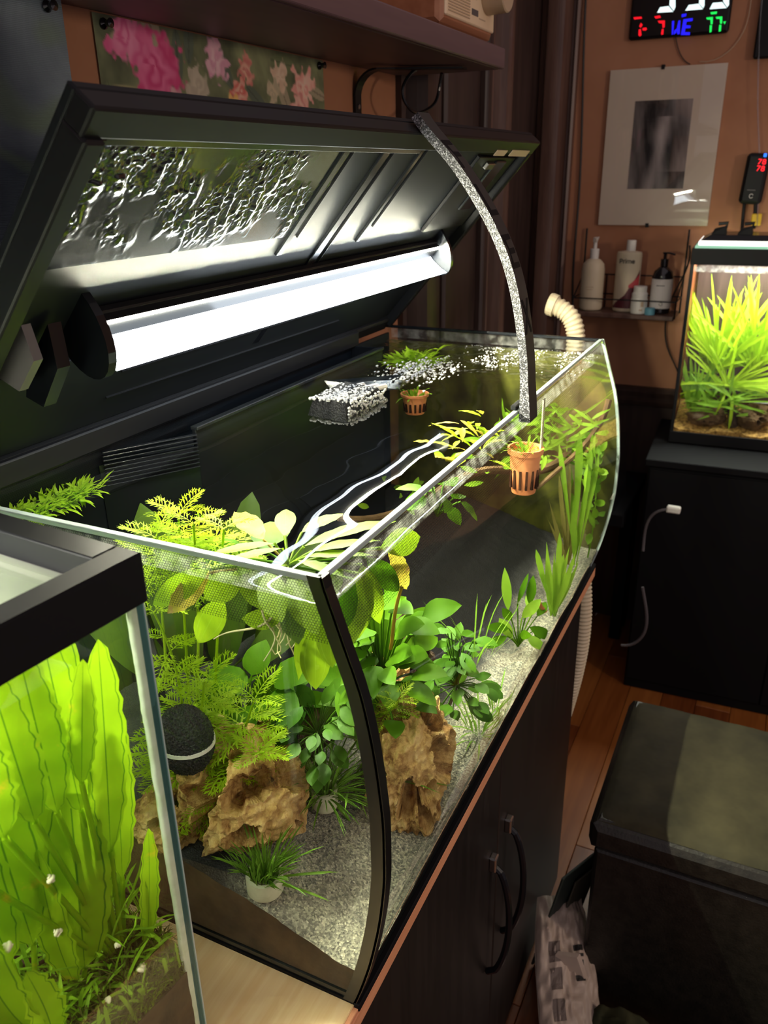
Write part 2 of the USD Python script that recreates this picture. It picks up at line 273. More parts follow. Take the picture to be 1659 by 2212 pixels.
M['anubias'] = leafmat('anubias_leaf', (0.034, 0.115, 0.002), (0.125, 0.28, 0.004), 0.35, 0.55, 0.1)
M['buce'] = leafmat('small_dark_leaf', (0.025, 0.095, 0.006), (0.11, 0.26, 0.012), 0.30, 0.5, 0.12)
M['wisteria'] = leafmat('wisteria_leaf', (0.27, 0.45, 0.008), (0.52, 0.68, 0.022), 0.5)
M['grass'] = leafmat('grass_blade', (0.10, 0.26, 0.02), (0.34, 0.55, 0.06), 0.45)
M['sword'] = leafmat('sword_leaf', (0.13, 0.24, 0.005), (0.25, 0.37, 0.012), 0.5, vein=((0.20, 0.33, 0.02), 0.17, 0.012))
M['swordback'] = leafmat('sword_leaf_painted_shade', (0.05, 0.10, 0.012), (0.14, 0.22, 0.03), 0.4)  # darker copy of the sword green, shade put into the colour
M['oldleaf'] = leafmat('yellowing_leaf', (0.26, 0.21, 0.02), (0.38, 0.31, 0.045), 0.5, vein=((0.25, 0.20, 0.03), 0.17, 0.012), spots=((0.30, 0.17, 0.05), 60, 0.58))
M['val'] = leafmat('ribbon_leaf', (0.16, 0.36, 0.02), (0.38, 0.58, 0.05), 0.5)
M['brownval'] = leafmat('brownish_ribbon_leaf', (0.18, 0.15, 0.04), (0.34, 0.32, 0.08), 0.45)
M['nearleaf'] = leafmat('big_sword_leaf', (0.25, 0.46, 0.008), (0.42, 0.58, 0.012), 0.6, vein=((0.10, 0.24, 0.008), 0.20, 0.014), spots=((0.55, 0.48, 0.02), 24, 0.60), scale=9)
M['neargrass'] = leafmat('lawn_blade', (0.17, 0.38, 0.012), (0.42, 0.60, 0.03), 0.5)
M['algae'] = leafmat('brown_hair_algae', (0.08, 0.085, 0.015), (0.19, 0.20, 0.04), 0.4, rough=0.8, spec=0.1)
M['moss'] = leafmat('moss', (0.10, 0.24, 0.01), (0.32, 0.50, 0.03), 0.45, rough=0.7, spec=0.1)
M['farleaf'] = leafmat('far_ribbon_leaf', (0.30, 0.52, 0.01), (0.55, 0.72, 0.03), 0.5)
M['snail'] = plain('pale_snail_shell', (0.70, 0.66, 0.45), 0.35)
M['print'] = mat('printed_colours', {'a': ('attribute', dict(attribute='Col')), 'p': ('principled_bsdf', dict(roughness=0.65, specular_ior_level=0.25))}, [('a.color', 'p.base_color')])
M['fabric'] = mat('woven_print', {'a': ('attribute', dict(attribute='Col')), 'g': ('geometry', {}), 'w': ('wave_texture', dict(scale=220.0, bands_direction='z')), 'b': ('bump', dict(strength=0.4, distance=0.001)), 'p': ('principled_bsdf', dict(roughness=0.9, specular_ior_level=0.1))}, [('a.color', 'p.base_color'), ('g.position', 'w.vector'), ('w.fac', 'b.height'), ('b.normal', 'p.normal')])
M['leather'] = mottled('dark_brown_leather', (0.010, 0.009, 0.007), (0.020, 0.017, 0.013), 60, 0.38, 0.45, bump=0.25, bscale=260)
M['suede'] = mottled('worn_olive_suede', (0.022, 0.019, 0.009), (0.048, 0.041, 0.019), 12, 0.75, 0.25, bump=0.35, bscale=90, detail=6)
M['metal'] = plain('dull_steel', (0.35, 0.34, 0.33), 0.3, 0.5, 1.0)
M['radiowood'] = mottled('radio_walnut', (0.30, 0.115, 0.055), (0.38, 0.16, 0.08), 12, 0.45, 0.4, stretch=(0.5, 4, 4))
M['radioface'] = plain('beige_radio_face', (0.78, 0.60, 0.40), 0.5)
M['radioknob'] = plain('tan_knob', (0.48, 0.35, 0.23), 0.45)
M['paper'] = mottled('white_paper_mat', (0.60, 0.50, 0.39), (0.64, 0.54, 0.43), 3, 0.6, 0.3)
M['yellow'] = plain('yellow_tape', (0.80, 0.52, 0.02), 0.5)
M['blue'] = plain('pale_blue_cap', (0.13, 0.36, 0.46), 0.5)
M['darkbottle'] = plain('black_bottle', (0.008, 0.007, 0.009), 0.12, 0.7)
M['label'] = plain('white_label', (0.66, 0.60, 0.58), 0.6)
M['maroon'] = plain('maroon_label', (0.10, 0.014, 0.022), 0.4)
M['redlabel'] = plain('red_label', (0.52, 0.06, 0.07), 0.4)
M['ink'] = plain('dark_ink', (0.02, 0.018, 0.016), 0.6)
M['bag'] = mottled('crumpled_mailing_bag', (0.44, 0.34, 0.27), (0.54, 0.43, 0.35), 9, 0.45, 0.4, bump=0.3, bscale=30)
M['cloth'] = mottled('dark_green_cloth', (0.018, 0.026, 0.018), (0.07, 0.065, 0.03), 8, 0.9, 0.1, bump=0.4, bscale=60)
M['ochre'] = plain('ochre_cloth', (0.30, 0.17, 0.02), 0.9, 0.1)
M['clearbox'] = pane('clear_plastic', (0.85, 0.83, 0.86), 0.10, 0.15)
M['wreath'] = plain('greyish_plastic', (0.10, 0.09, 0.095), 0.4)
# ------------------------------------------------------------------ the room
FLOOR, WALLY, WALLX = -0.68, 0.42, 1.90
struct('wall_back', box((-1.6, WALLY, FLOOR), (1.02, WALLY + 0.1, 1.75)), M['wall'], label='terracotta painted back wall behind the large aquarium')
struct('wall_right', box((WALLX, -2.6, FLOOR), (WALLX + 0.1, 0.345, 1.75)), M['wall'], label='terracotta painted right wall with clock and picture')
fl = '/World/floor'; UsdGeom.Xform.Define(stage, fl); data(stage.GetPrimAtPath(fl), 'honey and red brown wooden plank floor', kind='structure'); _used[('/World', 'floor')] = 1
g = rng(3); y = -0.76; k = 0
obj('subfloor', box((-1.6, -2.6, FLOOR - 0.05), (WALLX, WALLY, FLOOR - 0.018)), M['darkwood'], fl)
widths = []
while y < 0.40:
    w = 0.083; x = -0.4 + g.uniform(-0.25, 0.25)
    while x < WALLX:
        L = g.uniform(0.7, 1.2)
        obj('plank', box((x, y, FLOOR - 0.018), (min(x + L, WALLX) - 0.0012, min(y + w, 0.42) - 0.0012, FLOOR + g.uniform(-0.0008, 0.0)), 0.0008), M['plank' + 'ABCAB'[(k * 2 + int(g.integers(0, 2))) % 5]], fl)
        x += L; k += 1
    y += w
# doorway of dark wood between the back wall and the corner
def moulding(x0, x1, y0, y1, z0, z1, axis):
    """A casing board with a rounded, stepped profile."""
    n = 18; s = np.linspace(0, 1, n); h = 0.55 + 0.25 * np.sin(s * np.pi) + 0.2 * (np.abs(s - 0.5) < 0.22) - 0.25 * (np.abs(s - 0.14) < 0.05) - 0.2 * (np.abs(s - 0.86) < 0.05)
    pr = [(a, b) for a, b in zip(s, h)] + [(1, 0), (0, 0)]
    if axis == 'y': poly = [(x0 + a * (x1 - x0), y1 - b * (y1 - y0)) for a, b in pr]
    else: poly = [(x1 - b * (x1 - x0), y0 + a * (y1 - y0)) for a, b in pr]
    from shapely.geometry import Polygon
    return prism(list(Polygon(poly).exterior.coords)[:-1], 2, z0, z1)
struct('trim_1', moulding(1.02, 1.17, 0.375, WALLY + 0.03, FLOOR, 1.75, 'y'), M['darkwood'], label='dark wooden door casing right of the floral poster')
struct('trim_2', moulding(1.50, 1.60, 0.385, WALLY + 0.03, FLOOR, 1.75, 'y'), M['trimwood'], label='lighter brown casing strip in the dark corner')  # lighter wood here paints the light that falls on the casing
struct('trim_3', moulding(1.845, WALLX + 0.02, 0.325, 0.425, FLOOR, 1.75, 'x'), M['trimwood'], label='brown fluted corner casing at the end of the right wall')
dr = '/World/door_1'; UsdGeom.Xform.Define(stage, dr); data(stage.GetPrimAtPath(dr), 'dark brown wooden door in the corner behind the shelf end', kind='structure')
obj('panel', box((1.17, WALLY - 0.005, FLOOR), (1.50, WALLY + 0.05, 1.75)), M['darkwood'], dr)
for x0, x1 in ((1.20, 1.235), (1.43, 1.465)): obj('stile', box((x0, WALLY - 0.022, FLOOR), (x1, WALLY, 1.75), 0.006), M['darkwood'], dr)
for z in (0.0, 0.95): obj('rail', box((1.235, WALLY - 0.020, z), (1.43, WALLY, z + 0.07), 0.006), M['darkwood'], dr)
struct('door_2', box((1.60, WALLY - 0.002, FLOOR), (1.90, WALLY + 0.05, 1.75)), M['darkwood'], label='dark recessed wood panel beside the fluted corner casing')
prof = [(0, 0), (-0.030, 0.006), (-0.034, 0.018), (-0.020, 0.026), (-0.024, 0.040), (-0.012, 0.050), (0, 0.052)]
struct('trim_4', prism([(WALLX + a, b - 0.010) for a, b in prof][::-1], 1, 0, 1)if False else cat([(np.array([[WALLX + a, yy, b - 0.010] for yy in (-2.6, 0.325) for a, b in prof]), np.array([[i, i + 1, i + 8, i + 7] for i in range(6)]))]), M['darkwood'], label='dark wooden chair rail moulding along the right wall')
struct('wall_lower', box((WALLX - 0.010, -2.6, FLOOR), (WALLX + 0.001, 0.325, -0.010)), M['darkwood'], label='dark wainscot below the chair rail')

# added fill light behind the camera; no such lamp is seen
lamp = UsdLux.SphereLight.Define(stage, '/World/fill_lamp'); lamp.CreateRadiusAttr(0.10); lamp.CreateIntensityAttr(FILL_LAMP); lamp.CreateColorAttr(Gf.Vec3f(1.0, 0.80, 0.62))
lamp.AddTranslateOp().Set(Gf.Vec3d(0.1, -2.1, 0.85))

# ------------------------------------------------------------------ stand and board
t = thing('aquarium_stand', 'black brown cabinet stand with pale pine top carrying the two front aquariums', 'cabinet', (0.385, 0.18, FLOOR))
obj('tabletop', box((-0.85, -0.012, -0.018), (0.835, 0.40, 0.0), 0.001), M['pine'], t, label='pale pine board top')
obj('edge_band', box((-0.85, -0.0168, -0.0200), (0.836, -0.012, -0.0042), 0.0008), M['copper'], t, label='orange brown wooden edge strip')
obj('upper_edge', box((-0.85, -0.0160, -0.0043), (-0.003, -0.0118, -0.0005), 0.0005), M['copper'], t, label='orange brown upper edge beside the tank')
obj('front_strip', box((-0.003, -0.0170, -0.0041), (0.836, -0.0119, 0.003), 0.0008), M['blackm'], t, label='black strip along the front under the tank')
obj('tank_mat', box((-0.002, -0.0118, 0.0), (0.826, 0.36, 0.003)), M['blackm'], t, label='thin black mat under the tank')
obj('body', box((-0.83, 0.012, FLOOR + 0.02), (0.805, 0.39, -0.018)), M['cabinet'], t)
obj('plinth', box((-0.83, 0.03, FLOOR), (0.80, 0.39, FLOOR + 0.02)), M['cabinet'], t)
for x0, x1 in ((-0.818, -0.417), (-0.413, -0.012), (-0.008, 0.388), (0.392, 0.800)):
    d = obj('door', box((x0, -0.006, FLOOR + 0.03), (x1, 0.012, -0.028), 0.002), M['cabinet'], t)
for x in (0.362, 0.422):
    zc = -0.295 if x < 0.4 else -0.285; s = np.linspace(0, 1, 22)
    pts = np.c_[np.full(22, x), -0.008 - 0.026 * np.sin(s * np.pi) ** 0.45, zc + 0.095 - s * 0.19]
    hd = obj('handle', tube(pts, 0.0045, 8), M['blackg'], t)
    obj('mount', fbox((x, -0.010, zc + 0.098), (1, 0, 0), (0, 1, 0), (0, 0, 1), (0.013, 0.010, 0.022), 0.002), M['metal'], hd, label='shiny upper handle mount')

# ------------------------------------------------------------------ the large bow-fronted aquarium
L, D, H, WL = 0.82, 0.346, 0.368, 0.347
_cz = np.array([0.0, 0.03, 0.062, 0.117, 0.15, 0.183, 0.229, 0.285, 0.329, 0.368]); _cy = np.array([-0.010, -0.0195, -0.0275, -0.0365, -0.0390, -0.0390, -0.0355, -0.0265, -0.0128, 0.0])
from scipy.interpolate import PchipInterpolator
front = PchipInterpolator(_cz, _cy)
ZS = np.linspace(0.004, H, 40)
aq = thing('bow_front_aquarium', 'large black trimmed bow front aquarium with honeycomb band around its rim', 'aquarium', (L / 2, D / 2, 0.003))
def side_poly(x, off=0.0):
    v = np.array([[x, front(z) + off, z] for z in ZS] + [[x, D, z] for z in ZS]); n = len(ZS)
    return v, np.array([[i, i + 1, n + i + 1, n + i] for i in range(n - 1)])
obj('side_glass', side_poly(0.0), M['glass'], aq); obj('side_glass', side_poly(L), M['glass'], aq)
zf = np.linspace(0.03, 0.345, 20)
obj('reflection_film', (np.array([[L - 0.0008, front(z) + 0.003, z] for z in zf] + [[L - 0.0008, D - 0.0005, z] for z in zf]), np.array([[i, i + 1, 21 + i, 20 + i] for i in range(19)])), M['olivemirror'], aq, label='olive film painted in for the plants mirrored in the far side glass')  # no algae here: the film stands in for the mirrored plants
xs = np.linspace(0, L, 3)
obj('front_glass', sheet(np.array([[[x, front(z), z] for z in ZS] for x in xs])), M['glass'], aq, smooth=True, label='curved front glass')
obj('back_panel', box((0.004, D - 0.004, 0.004), (L - 0.0012, D, H - 0.012)), M['backpanel'], aq, label='black back panel')
obj('bottom_pane', box((0.002, -0.004, 0.0035), (L - 0.002, D - 0.005, 0.009)), M['blackm'], aq)
# polished top edges of the panes
obj('rim_edge', box((-0.0008, 0.002, H - 0.0035), (0.0052, D, H + 0.0006), 0.0008), M['edge'], aq, label='bright polished left rim')
obj('rim_edge', box((0.004, -0.0006, H - 0.0035), (L - 0.004, 0.0052, H + 0.0006), 0.0008), M['edge'], aq, label='bright polished front rim')
obj('rim_edge', box((L - 0.0052, 0.002, H - 0.0035), (L + 0.0008, D, H + 0.0006), 0.0008), M['blackg'], aq, label='dark right rim')
# honeycomb bands printed on the glass (thin film with its own outline)
ZB = np.linspace(0.323, H - 0.0035, 12)
def film(x, off): return sheet(np.array([[[x, y, z] for z in ZB] for y in np.linspace(0.001, D - 0.002, 3)]))
def film_side(x):
    return sheet(np.array([[[x, front(z) + 0.001 + s * (D - 0.003 - front(z)), z] for z in ZB] for s in np.linspace(0, 1, 4)]))
obj('honeycomb_band', film_side(-0.0005), M['hexy'], aq); obj('honeycomb_band', film_side(L + 0.0005), M['hexy'], aq)
obj('honeycomb_band', sheet(np.array([[[x, front(z) - 0.0005, z] for z in ZB] for x in (0.0, L)])), M['hexx'], aq, smooth=True)
ZB2 = np.linspace(0.328, H - 0.012, 4)
obj('honeycomb_band', sheet(np.array([[[x, D - 0.0045, z] for z in ZB2] for x in (0.006, 0.30)])), M['hexx'], aq)
zw = np.linspace(WL + 0.002, H - 0.0045, 5)
obj('fog_glare_film', sheet(np.array([[[0.0012, front(z) + 0.002 + s * (D - 0.01 - front(z)), z] for z in zw] for s in (0, 1)])), M['fogglare'], aq, label='fogged strip above the waterline, left side')
obj('fog_glare_film', sheet(np.array([[[x, front(z) + 0.0014, z] for z in zw] for x in (0.002, L - 0.002)])), M['fogglare'], aq, label='fogged strip above the waterline, front')
obj('fog_glare_film', sheet(np.array([[[L - 0.0014, front(z) + 0.002 + s * (D - 0.01 - front(z)), z] for z in zw] for s in (0, 1)])), M['fogglare'], aq, label='fogged strip above the waterline, far side')
# black corner trims follow the bow
def corner(x0, x1, d0, d1, z0=0.002, z1=H):
    zz = np.linspace(z0, z1, 50); P = []
    for z in zz:
        f = front(max(min(z, H), 0)); P.append([[x0, f + d0, z], [x1, f + d0, z], [x1, f + d1, z], [x0, f + d1, z]])
    P = np.array(P); n = len(zz); v = P.reshape(-1, 3); q = []
    for i in range(n - 1):
        for j in range(4): q.append([i * 4 + j, i * 4 + (j + 1) % 4, (i + 1) * 4 + (j + 1) % 4, (i + 1) * 4 + j])
    q += [[3, 2, 1, 0], [(n - 1) * 4, (n - 1) * 4 + 1, (n - 1) * 4 + 2, (n - 1) * 4 + 3]]
    return v, np.array(q)
obj('corner_trim', corner(-0.0022, -0.0004, -0.0025, 0.0085, z1=H + 0.002), M['silicone'], aq, label='curved black corner trim nearest the camera')
obj('corner_trim', corner(-0.0022, 0.0068, -0.0030, -0.0006, z1=H + 0.002), M['silicone'], aq, label='curved black corner trim on the front pane')
obj('corner_bead', corner(0.0002, 0.0085, 0.0004, 0.0085, z1=H - 0.004), M['silicone'], aq)
obj('corner_trim', corner(L - 0.003, L + 0.0015, -0.0012, 0.003), M['edge'], aq, label='clear far corner edge')
obj('bottom_trim', box((-0.001, -0.0095, 0.003), (0.001, D, 0.0085)), M['silicone'], aq, label='dark lower edge')
obj('bottom_trim', box((0.0, -0.0125, 0.003), (L, -0.0095, 0.0085)), M['silicone'], aq, label='dark lower edge')
obj('back_corner_bead', box((0.001, D - 0.012, 0.01), (0.010, D - 0.004, H - 0.014)), M['silicone'], aq)
# filter compartment: long black wall, chamfered grille end, right end
fc = obj('filter_wall', box((0.252, 0.291, 0.02), (0.690, 0.296, 0.3585), 0.001), M['blackg'], aq, label='black filter compartment wall')
obj('wall_end', box((0.687, 0.291, 0.02), (0.691, D - 0.004, 0.3585), 0.001), M['blackg'], fc)
a0, a1 = np.array([0.252, 0.2915]), np.array([0.166, D - 0.004])
dv = unit(np.r_[a1 - a0, 0]); nv = np.array([dv[1], -dv[0], 0]) * -1
obj('grille_panel', fbox((*(a0 + a1) / 2, 0.18), dv, nv, (0, 0, 1), (np.linalg.norm(a1 - a0), 0.003, 0.32)), M['blackg'], fc)
for i in range(9):
    z = 0.353 - i * 0.0042
    obj('louvre', fbox((*(a0 + a1) / 2 + np.array([0.0, -0.0035]), z), dv, nv, (0, 0, 1), (np.linalg.norm(a1 - a0) * 0.96, 0.005, 0.0016), 0.0004), M['blackg'], fc)
obj('wall_cap', box((0.252, 0.2885, 0.3565), (0.690, 0.2975, 0.3605), 0.0008), M['wet'], fc, label='wet glinting top edge of filter wall')
obj('compartment_floor', box((0.26, 0.297, 0.29), (0.686, D - 0.005, 0.293)), M['blackm'], fc)

# water: a rippled surface, calm near the camera and churned by the outlet at the far end
nu, nv_ = 330, 130
U, V = np.meshgrid(np.linspace(0.003, L - 0.003, nu), np.linspace(0.0, 1, nv_), indexing='ij')
yf = float(front(WL)) + 0.002; YY = yf + V * (D - 0.005 - yf)
P0 = np.stack([U, YY, 0 * U], -1)
def wavesum(P, amps):
    z = 0
    for (sc, a, sd, st) in amps: z = z + a * (meshkit.noise(P * np.array([sc * st, sc, 1.0]) + sd * 7.3, sd) - 0.5)
    return z
far = np.clip((U - 0.56) / 0.16, 0, 1) ** 1.5; calm = 1 - far
Z = WL + calm * wavesum(P0, [(16, 0.0018, 1, 0.7), (38, 0.0005, 2, 0.8)]) + far * wavesum(P0, [(40, 0.006, 3, 0.8), (95, 0.0030, 4, 1.2), (190, 0.0012, 5, 1)])
r = np.hypot(U - 0.60, (YY - 0.225)); Z = Z + 0.0016 * np.exp(-(r / 0.07) ** 2) * wavesum(P0, [(90, 2.0, 6, 1), (160, 1.3, 7, 1)])
ed = np.minimum(np.minimum(V, 1 - V) * 0.34, np.minimum(U, L - U)); Z = Z + 0.0016 * np.exp(-ed / 0.003)
obj('water', sheet(np.stack([U, YY, Z], -1)), M['water'], label='clear rippled water filling the large bow front aquarium', category='water', kind='stuff', smooth=True)

# gravel bed with the brown soil under it
def sand_z(x, y): return 0.038 + 0.30 * np.clip(y, 0, 0.20) * (0.85 + 0.15 * np.cos(x * 9)) + 0.010 * (meshkit.noise(np.stack([np.asarray(x) * 14, np.asarray(y) * 14, 0 * np.asarray(x)], -1), 11) - 0.5)
gx, gy = np.meshgrid(np.linspace(0.0012, L - 0.001, 240), np.linspace(0, 1, 90), indexing='ij')
yy0 = float(front(0.04)) + 0.0012; gyy = yy0 + gy * (D - 0.005 - yy0)
gz = sand_z(gx, gyy) + 0.0022 * (meshkit.noise(np.stack([gx * 190, gyy * 190, 0 * gx], -1), 5) - 0.5)
def inside(m, mg=0.0022):
    v, f = arr(m); v = v.copy(); v[:, 2] = np.clip(v[:, 2], 0.012, 0.352); v[:, 0] = np.clip(v[:, 0], mg, L - mg); v[:, 1] = np.clip(v[:, 1], front(v[:, 2]) + mg, D - 0.008); return v, f
sub = thing('gravel_bed', 'fine grey gravel over brown soil on the floor of the large aquarium', 'gravel', (L / 2, 0.15, 0.01), kind='stuff')
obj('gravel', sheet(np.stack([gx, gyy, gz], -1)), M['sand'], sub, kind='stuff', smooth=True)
e0 = np.array([[gx[0, j], gyy[0, j], gz[0, j] + 0.0004] for j in range(90)]); 
obj('soil_layer', sheet(np.stack([e0 - np.array([0.0003, 0, 0.0]), np.c_[e0[:, 0] - 0.0003, np.maximum(e0[:, 1], front(0.012)), np.full(90, 0.009)]], 1)), M['soil'], sub, label='brown soil seen through the side glass', kind='stuff')
e1 = np.array([[gx[i, 0], gyy[i, 0], gz[i, 0]] for i in range(240)])
obj('soil_layer', sheet(np.stack([np.c_[e1[:, 0], e1[:, 1] - 0.0002, e1[:, 2]], np.c_[e1[:, 0], np.full(240, front(0.01) + 0.001), np.full(240, 0.009)]], 1)), M['soil'], sub, label='thin soil line behind the front glass', kind='stuff')

# ------------------------------------------------------------------ the open hood, its lamp and the printed prop
HP, HT = np.array([0, 0.346, 0.372]), np.array([0, 0.115, 0.636])
HV = unit(HT - HP); HL = np.linalg.norm(HT - HP); HW = np.array([0, -HV[2], HV[1]]); 
if HW[1] > 0: HW = -HW           # towards the front: the hood's underside
HX = np.array([1.0, 0, 0])
def hp(x, v, w): return HP + np.array([x, 0, 0]) + HV * v + HW * w
def hbox(x0, x1, v0, v1, w0, w1, r=0.0): return fbox(hp((x0 + x1) / 2, (v0 + v1) / 2, (w0 + w1) / 2), HX, HV, HW, (x1 - x0, v1 - v0, w1 - w0), r)
hood = thing('aquarium_hood', 'raised black aquarium hood with wet underside propped open above the tank', 'hood', HP + np.array([L / 2, 0, 0]))
X0, X1 = -0.022, L + 0.002
obj('lid_panel', hbox(X0, X1, 0.0, HL, -0.012, -0.004, 0.002), M['hoodin'], hood)
obj('rim_flange', hbox(X0, X1, HL - 0.020, HL, -0.006, 0.010, 0.002), M['blackp'], hood)
obj('rim_flange', hbox(X0, X0 + 0.016, 0.0, HL - 0.018, -0.006, 0.014, 0.002), M['blackp'], hood)
obj('rim_flange', hbox(X1 - 0.012, X1, 0.0, HL - 0.018, -0.006, 0.010, 0.002), M['blackp'], hood)
obj('inner_lip', hbox(X0 + 0.016, 0.46, HL - 0.030, HL - 0.021, -0.005, 0.002, 0.001), M['blackg'], hood)
obj('inner_lip', hbox(X0 + 0.0165, X0 + 0.026, 0.02, HL - 0.022, -0.005, 0.006, 0.001), M['blackg'], hood)
# seams and ribs of the inner panel
for x, v0, v1, w in ((0.305, 0.20, 0.325, 0.010), (0.385, 0.06, 0.325, 0.014), (0.47, 0.20, 0.325, 0.008)):
    obj('rib', hbox(x, x + w, v0, v1, -0.006, -0.0015, 0.0008), M['blackg'], hood)
    obj('rib', hbox(x + w + 0.010, x + w + 0.0115, v0 + 0.02, v1, -0.006, -0.002), M['blackp'], hood)
obj('recess_panel', hbox(X0 + 0.03, 0.78, 0.012, 0.120, -0.006, -0.002, 0.001), M['hoodin'], hood)
for v in (0.05, 0.085): obj('rib', hbox(0.16, 0.60, v, v + 0.0016, -0.004, 0.0), M['blackp'], hood)
obj('hinge_cover', hbox(X0, X1, -0.014, 0.012, -0.012, 0.004, 0.003), M['blackp'], hood)
# feeding door at the far end
fd = obj('feeding_door', hbox(0.655, 0.80, 0.20, 0.318, -0.004, 0.001, 0.001), M['blackp'], hood, label='black feeding door at the far end')
obj('painted_glint_strip', hbox(0.66, 0.70, 0.329, 0.337, 0.0105, 0.0115), M['radioknob'], fd, label='pale strip painted as a reflection'); obj('painted_glint_strip', hbox(0.72, 0.795, 0.329, 0.338, 0.0105, 0.0115), M['radioknob'], fd, label='pale strip painted as a reflection')  # tan strips paint reflections onto the hood edge
obj('tab', hbox(0.690, 0.716, 0.303, 0.312, 0.001, 0.006, 0.001), M['metal'], fd); obj('tab', hbox(0.722, 0.762, 0.235, 0.314, 0.001, 0.004, 0.001), M['wet'], fd, label='wet glossy latch plate')
# condensation: a wet film of droplets and runs
nu, nv2 = 420, 150
xx, vv = np.meshgrid(np.linspace(-0.004, 0.33, nu), np.linspace(0.222, 0.329, nv2), indexing='ij')
Q = np.stack([xx, vv, 0 * xx], -1)
run = meshkit.noise(np.stack([(xx + vv * 0.30) * 170, vv * 38, 0 * xx], -1), 21); drop = meshkit.noise(Q * 480, 22); mid = meshkit.noise(Q * 210, 24); blob = meshkit.fbm(Q * 26, 3, 23)
amt = np.clip((blob - 0.31) * 5, 0, 1) * np.clip((0.33 - xx) / 0.04, 0, 1) * np.clip((xx + 0.004) / 0.01, 0, 1) * np.clip((vv - 0.222) / 0.02 + 0.15 * (run > 0.5), 0, 1)
top = np.clip((vv - 0.295) / 0.02, 0, 1)
hgt = amt * (0.0042 * np.clip(run - 0.42, 0, 0.35) * (1 - top) + 0.0022 * np.clip(drop - 0.42, 0, 1) * (0.35 + top * 0.5) + 0.0030 * np.clip(mid - 0.5, 0, 1)) - 0.0036
vw = HP + xx[..., None] * HX + vv[..., None] * HV + hgt[..., None] * HW
obj('condensation', sheet(vw), M['wet'], hood, label='glinting condensation under the hood', kind='stuff', smooth=True)

obj('rear_cover', box((X0, D - 0.012, H - 0.0118), (0.70, WALLY - 0.022, H + 0.012), 0.003), M['blackp'], hood)
bar = thing('led_light_bar', 'lit white LED light bar mounted across the underside of the hood', 'lamp', hp(0.38, 0.165, 0.01))
B0, B1, BV = 0.072, 0.735, 0.166
obj('housing', hbox(B0 - 0.006, B1 + 0.006, BV - 0.019, BV + 0.012, -0.004, 0.0045, 0.002), M['blackp'], bar)
obj('led_strip', quad(hp(B0, BV + 0.007, 0.0115), hp(B1, BV + 0.007, 0.0115), hp(B1, BV + 0.0095, 0.0115), hp(B0, BV + 0.0095, 0.0115)), M['led'], bar, label='blazing white LED strip')
obj('reflector', hbox(B0, B1, BV - 0.0075, BV + 0.0105, 0.0042, 0.0108), M['blackp'], bar, label='reflector tray')
lensv = [(BV - 0.0080, 0.0066), (BV - 0.0100, 0.016), (BV - 0.0100, 0.030), (BV - 0.0080, 0.0425)]  # lens wall shaped to keep direct light off the rear floor
obj('beam_cut_lens', sheet(np.array([[hp(x, v, w) for v, w in lensv] for x in (B0 + 0.16, B1)])), M['ledlens'], bar, label='frosted lens wall below the strip, deepened to cut the beam', smooth=True)
obj('added_clear_end', sheet(np.array([[hp(x, v, w) for v, w in lensv] for x in (B0, B0 + 0.16)])), M['ledlens2'], bar, label='near end of the lens made clearer to light the left plants', smooth=True)
for i in range(4): obj('lens_ridge', hbox(B0 + 0.16, B1, BV - 0.0116, BV - 0.0104, 0.014 + i * 0.0070, 0.0158 + i * 0.0070), M['ledlens'], bar)
for x, s_ in ((B0 - 0.007, -1), (B1 + 0.007, 1)):
    a = np.linspace(-0.2, np.pi + 0.2, 16); out = [(BV + 0.002 + 0.024 * math.cos(q) - 0.010 * math.sin(q), 0.003 + 0.040 * math.sin(q)) for q in a]
    pts = [hp(x + dx, v, w) for dx in (-0.004, 0.004) for v, w in out]
    obj('end_cap', hull(pts), M['blackg'], bar, label='rounded black end cap' if s_ < 0 else 'rounded end cap catching the light')
bx = obj('hanging_bracket', hull([hp(0.036 + dx, v, w) for dx in (-0.006, 0.006) for v, w in ((BV + 0.012, 0.004), (BV - 0.030, 0.004), (BV - 0.052, 0.014), (BV - 0.046, 0.030), (BV - 0.010, 0.026))]), M['blackg'], bar)
obj('hanging_bracket', hull([hp(0.012 + dx, v, w) for dx in (-0.004, 0.004) for v, w in ((BV + 0.014, 0.002), (BV - 0.036, 0.002), (BV - 0.030, 0.022), (BV, 0.022))]), M['wreath'], bar)

prop = thing('lid_prop', 'arched black 3D printed prop with engraved letters holding the hood open', 'prop', (0.415, 0.0, H))
AP = spline([(0.117, 0.643), (0.103, 0.626), (0.092, 0.615), (0.075, 0.597), (0.058, 0.575), (0.037, 0.543), (0.016, 0.496), (0.005, 0.449), (-0.001, 0.404), (-0.002, 0.372), (-0.002, 0.358)], 60)
tn = np.gradient(AP, axis=0); tn /= np.linalg.norm(tn, axis=1, keepdims=True); nrm = np.c_[tn[:, 1], -tn[:, 0]]
nrm = np.where((nrm[:, :1] > 0), -nrm, nrm)            # outward: to the front
th = 0.0085 + 0.004 * np.clip((np.arange(60) - 52) / 8, 0, 1)
XA, XB = 0.403, 0.430
inner, outer = AP, AP + nrm * th[:, None]
def strip(x): return np.array([[[x, *a], [x, *b]] for a, b in zip(inner, outer)])
obj('arch', cat([sheet(np.array([[[x, *a] for x in (XA, XB)] for a in inner])), sheet(np.array([[[x, *a] for x in (XB, XA)] for a in outer])), sheet(strip(XB))]), M['archgray'], prop, label='dark outer face of the arch')
obj('painted_glint_side', sheet(strip(XA)), M['paintglint'], prop, label='side of the arch with lamp sparkle painted into its colour')
obj('hook', box((XA + 0.001, 0.0012, H + 0.0008), (XB - 0.001, 0.0075, H + 0.006), 0.001), M['blackp'], prop)
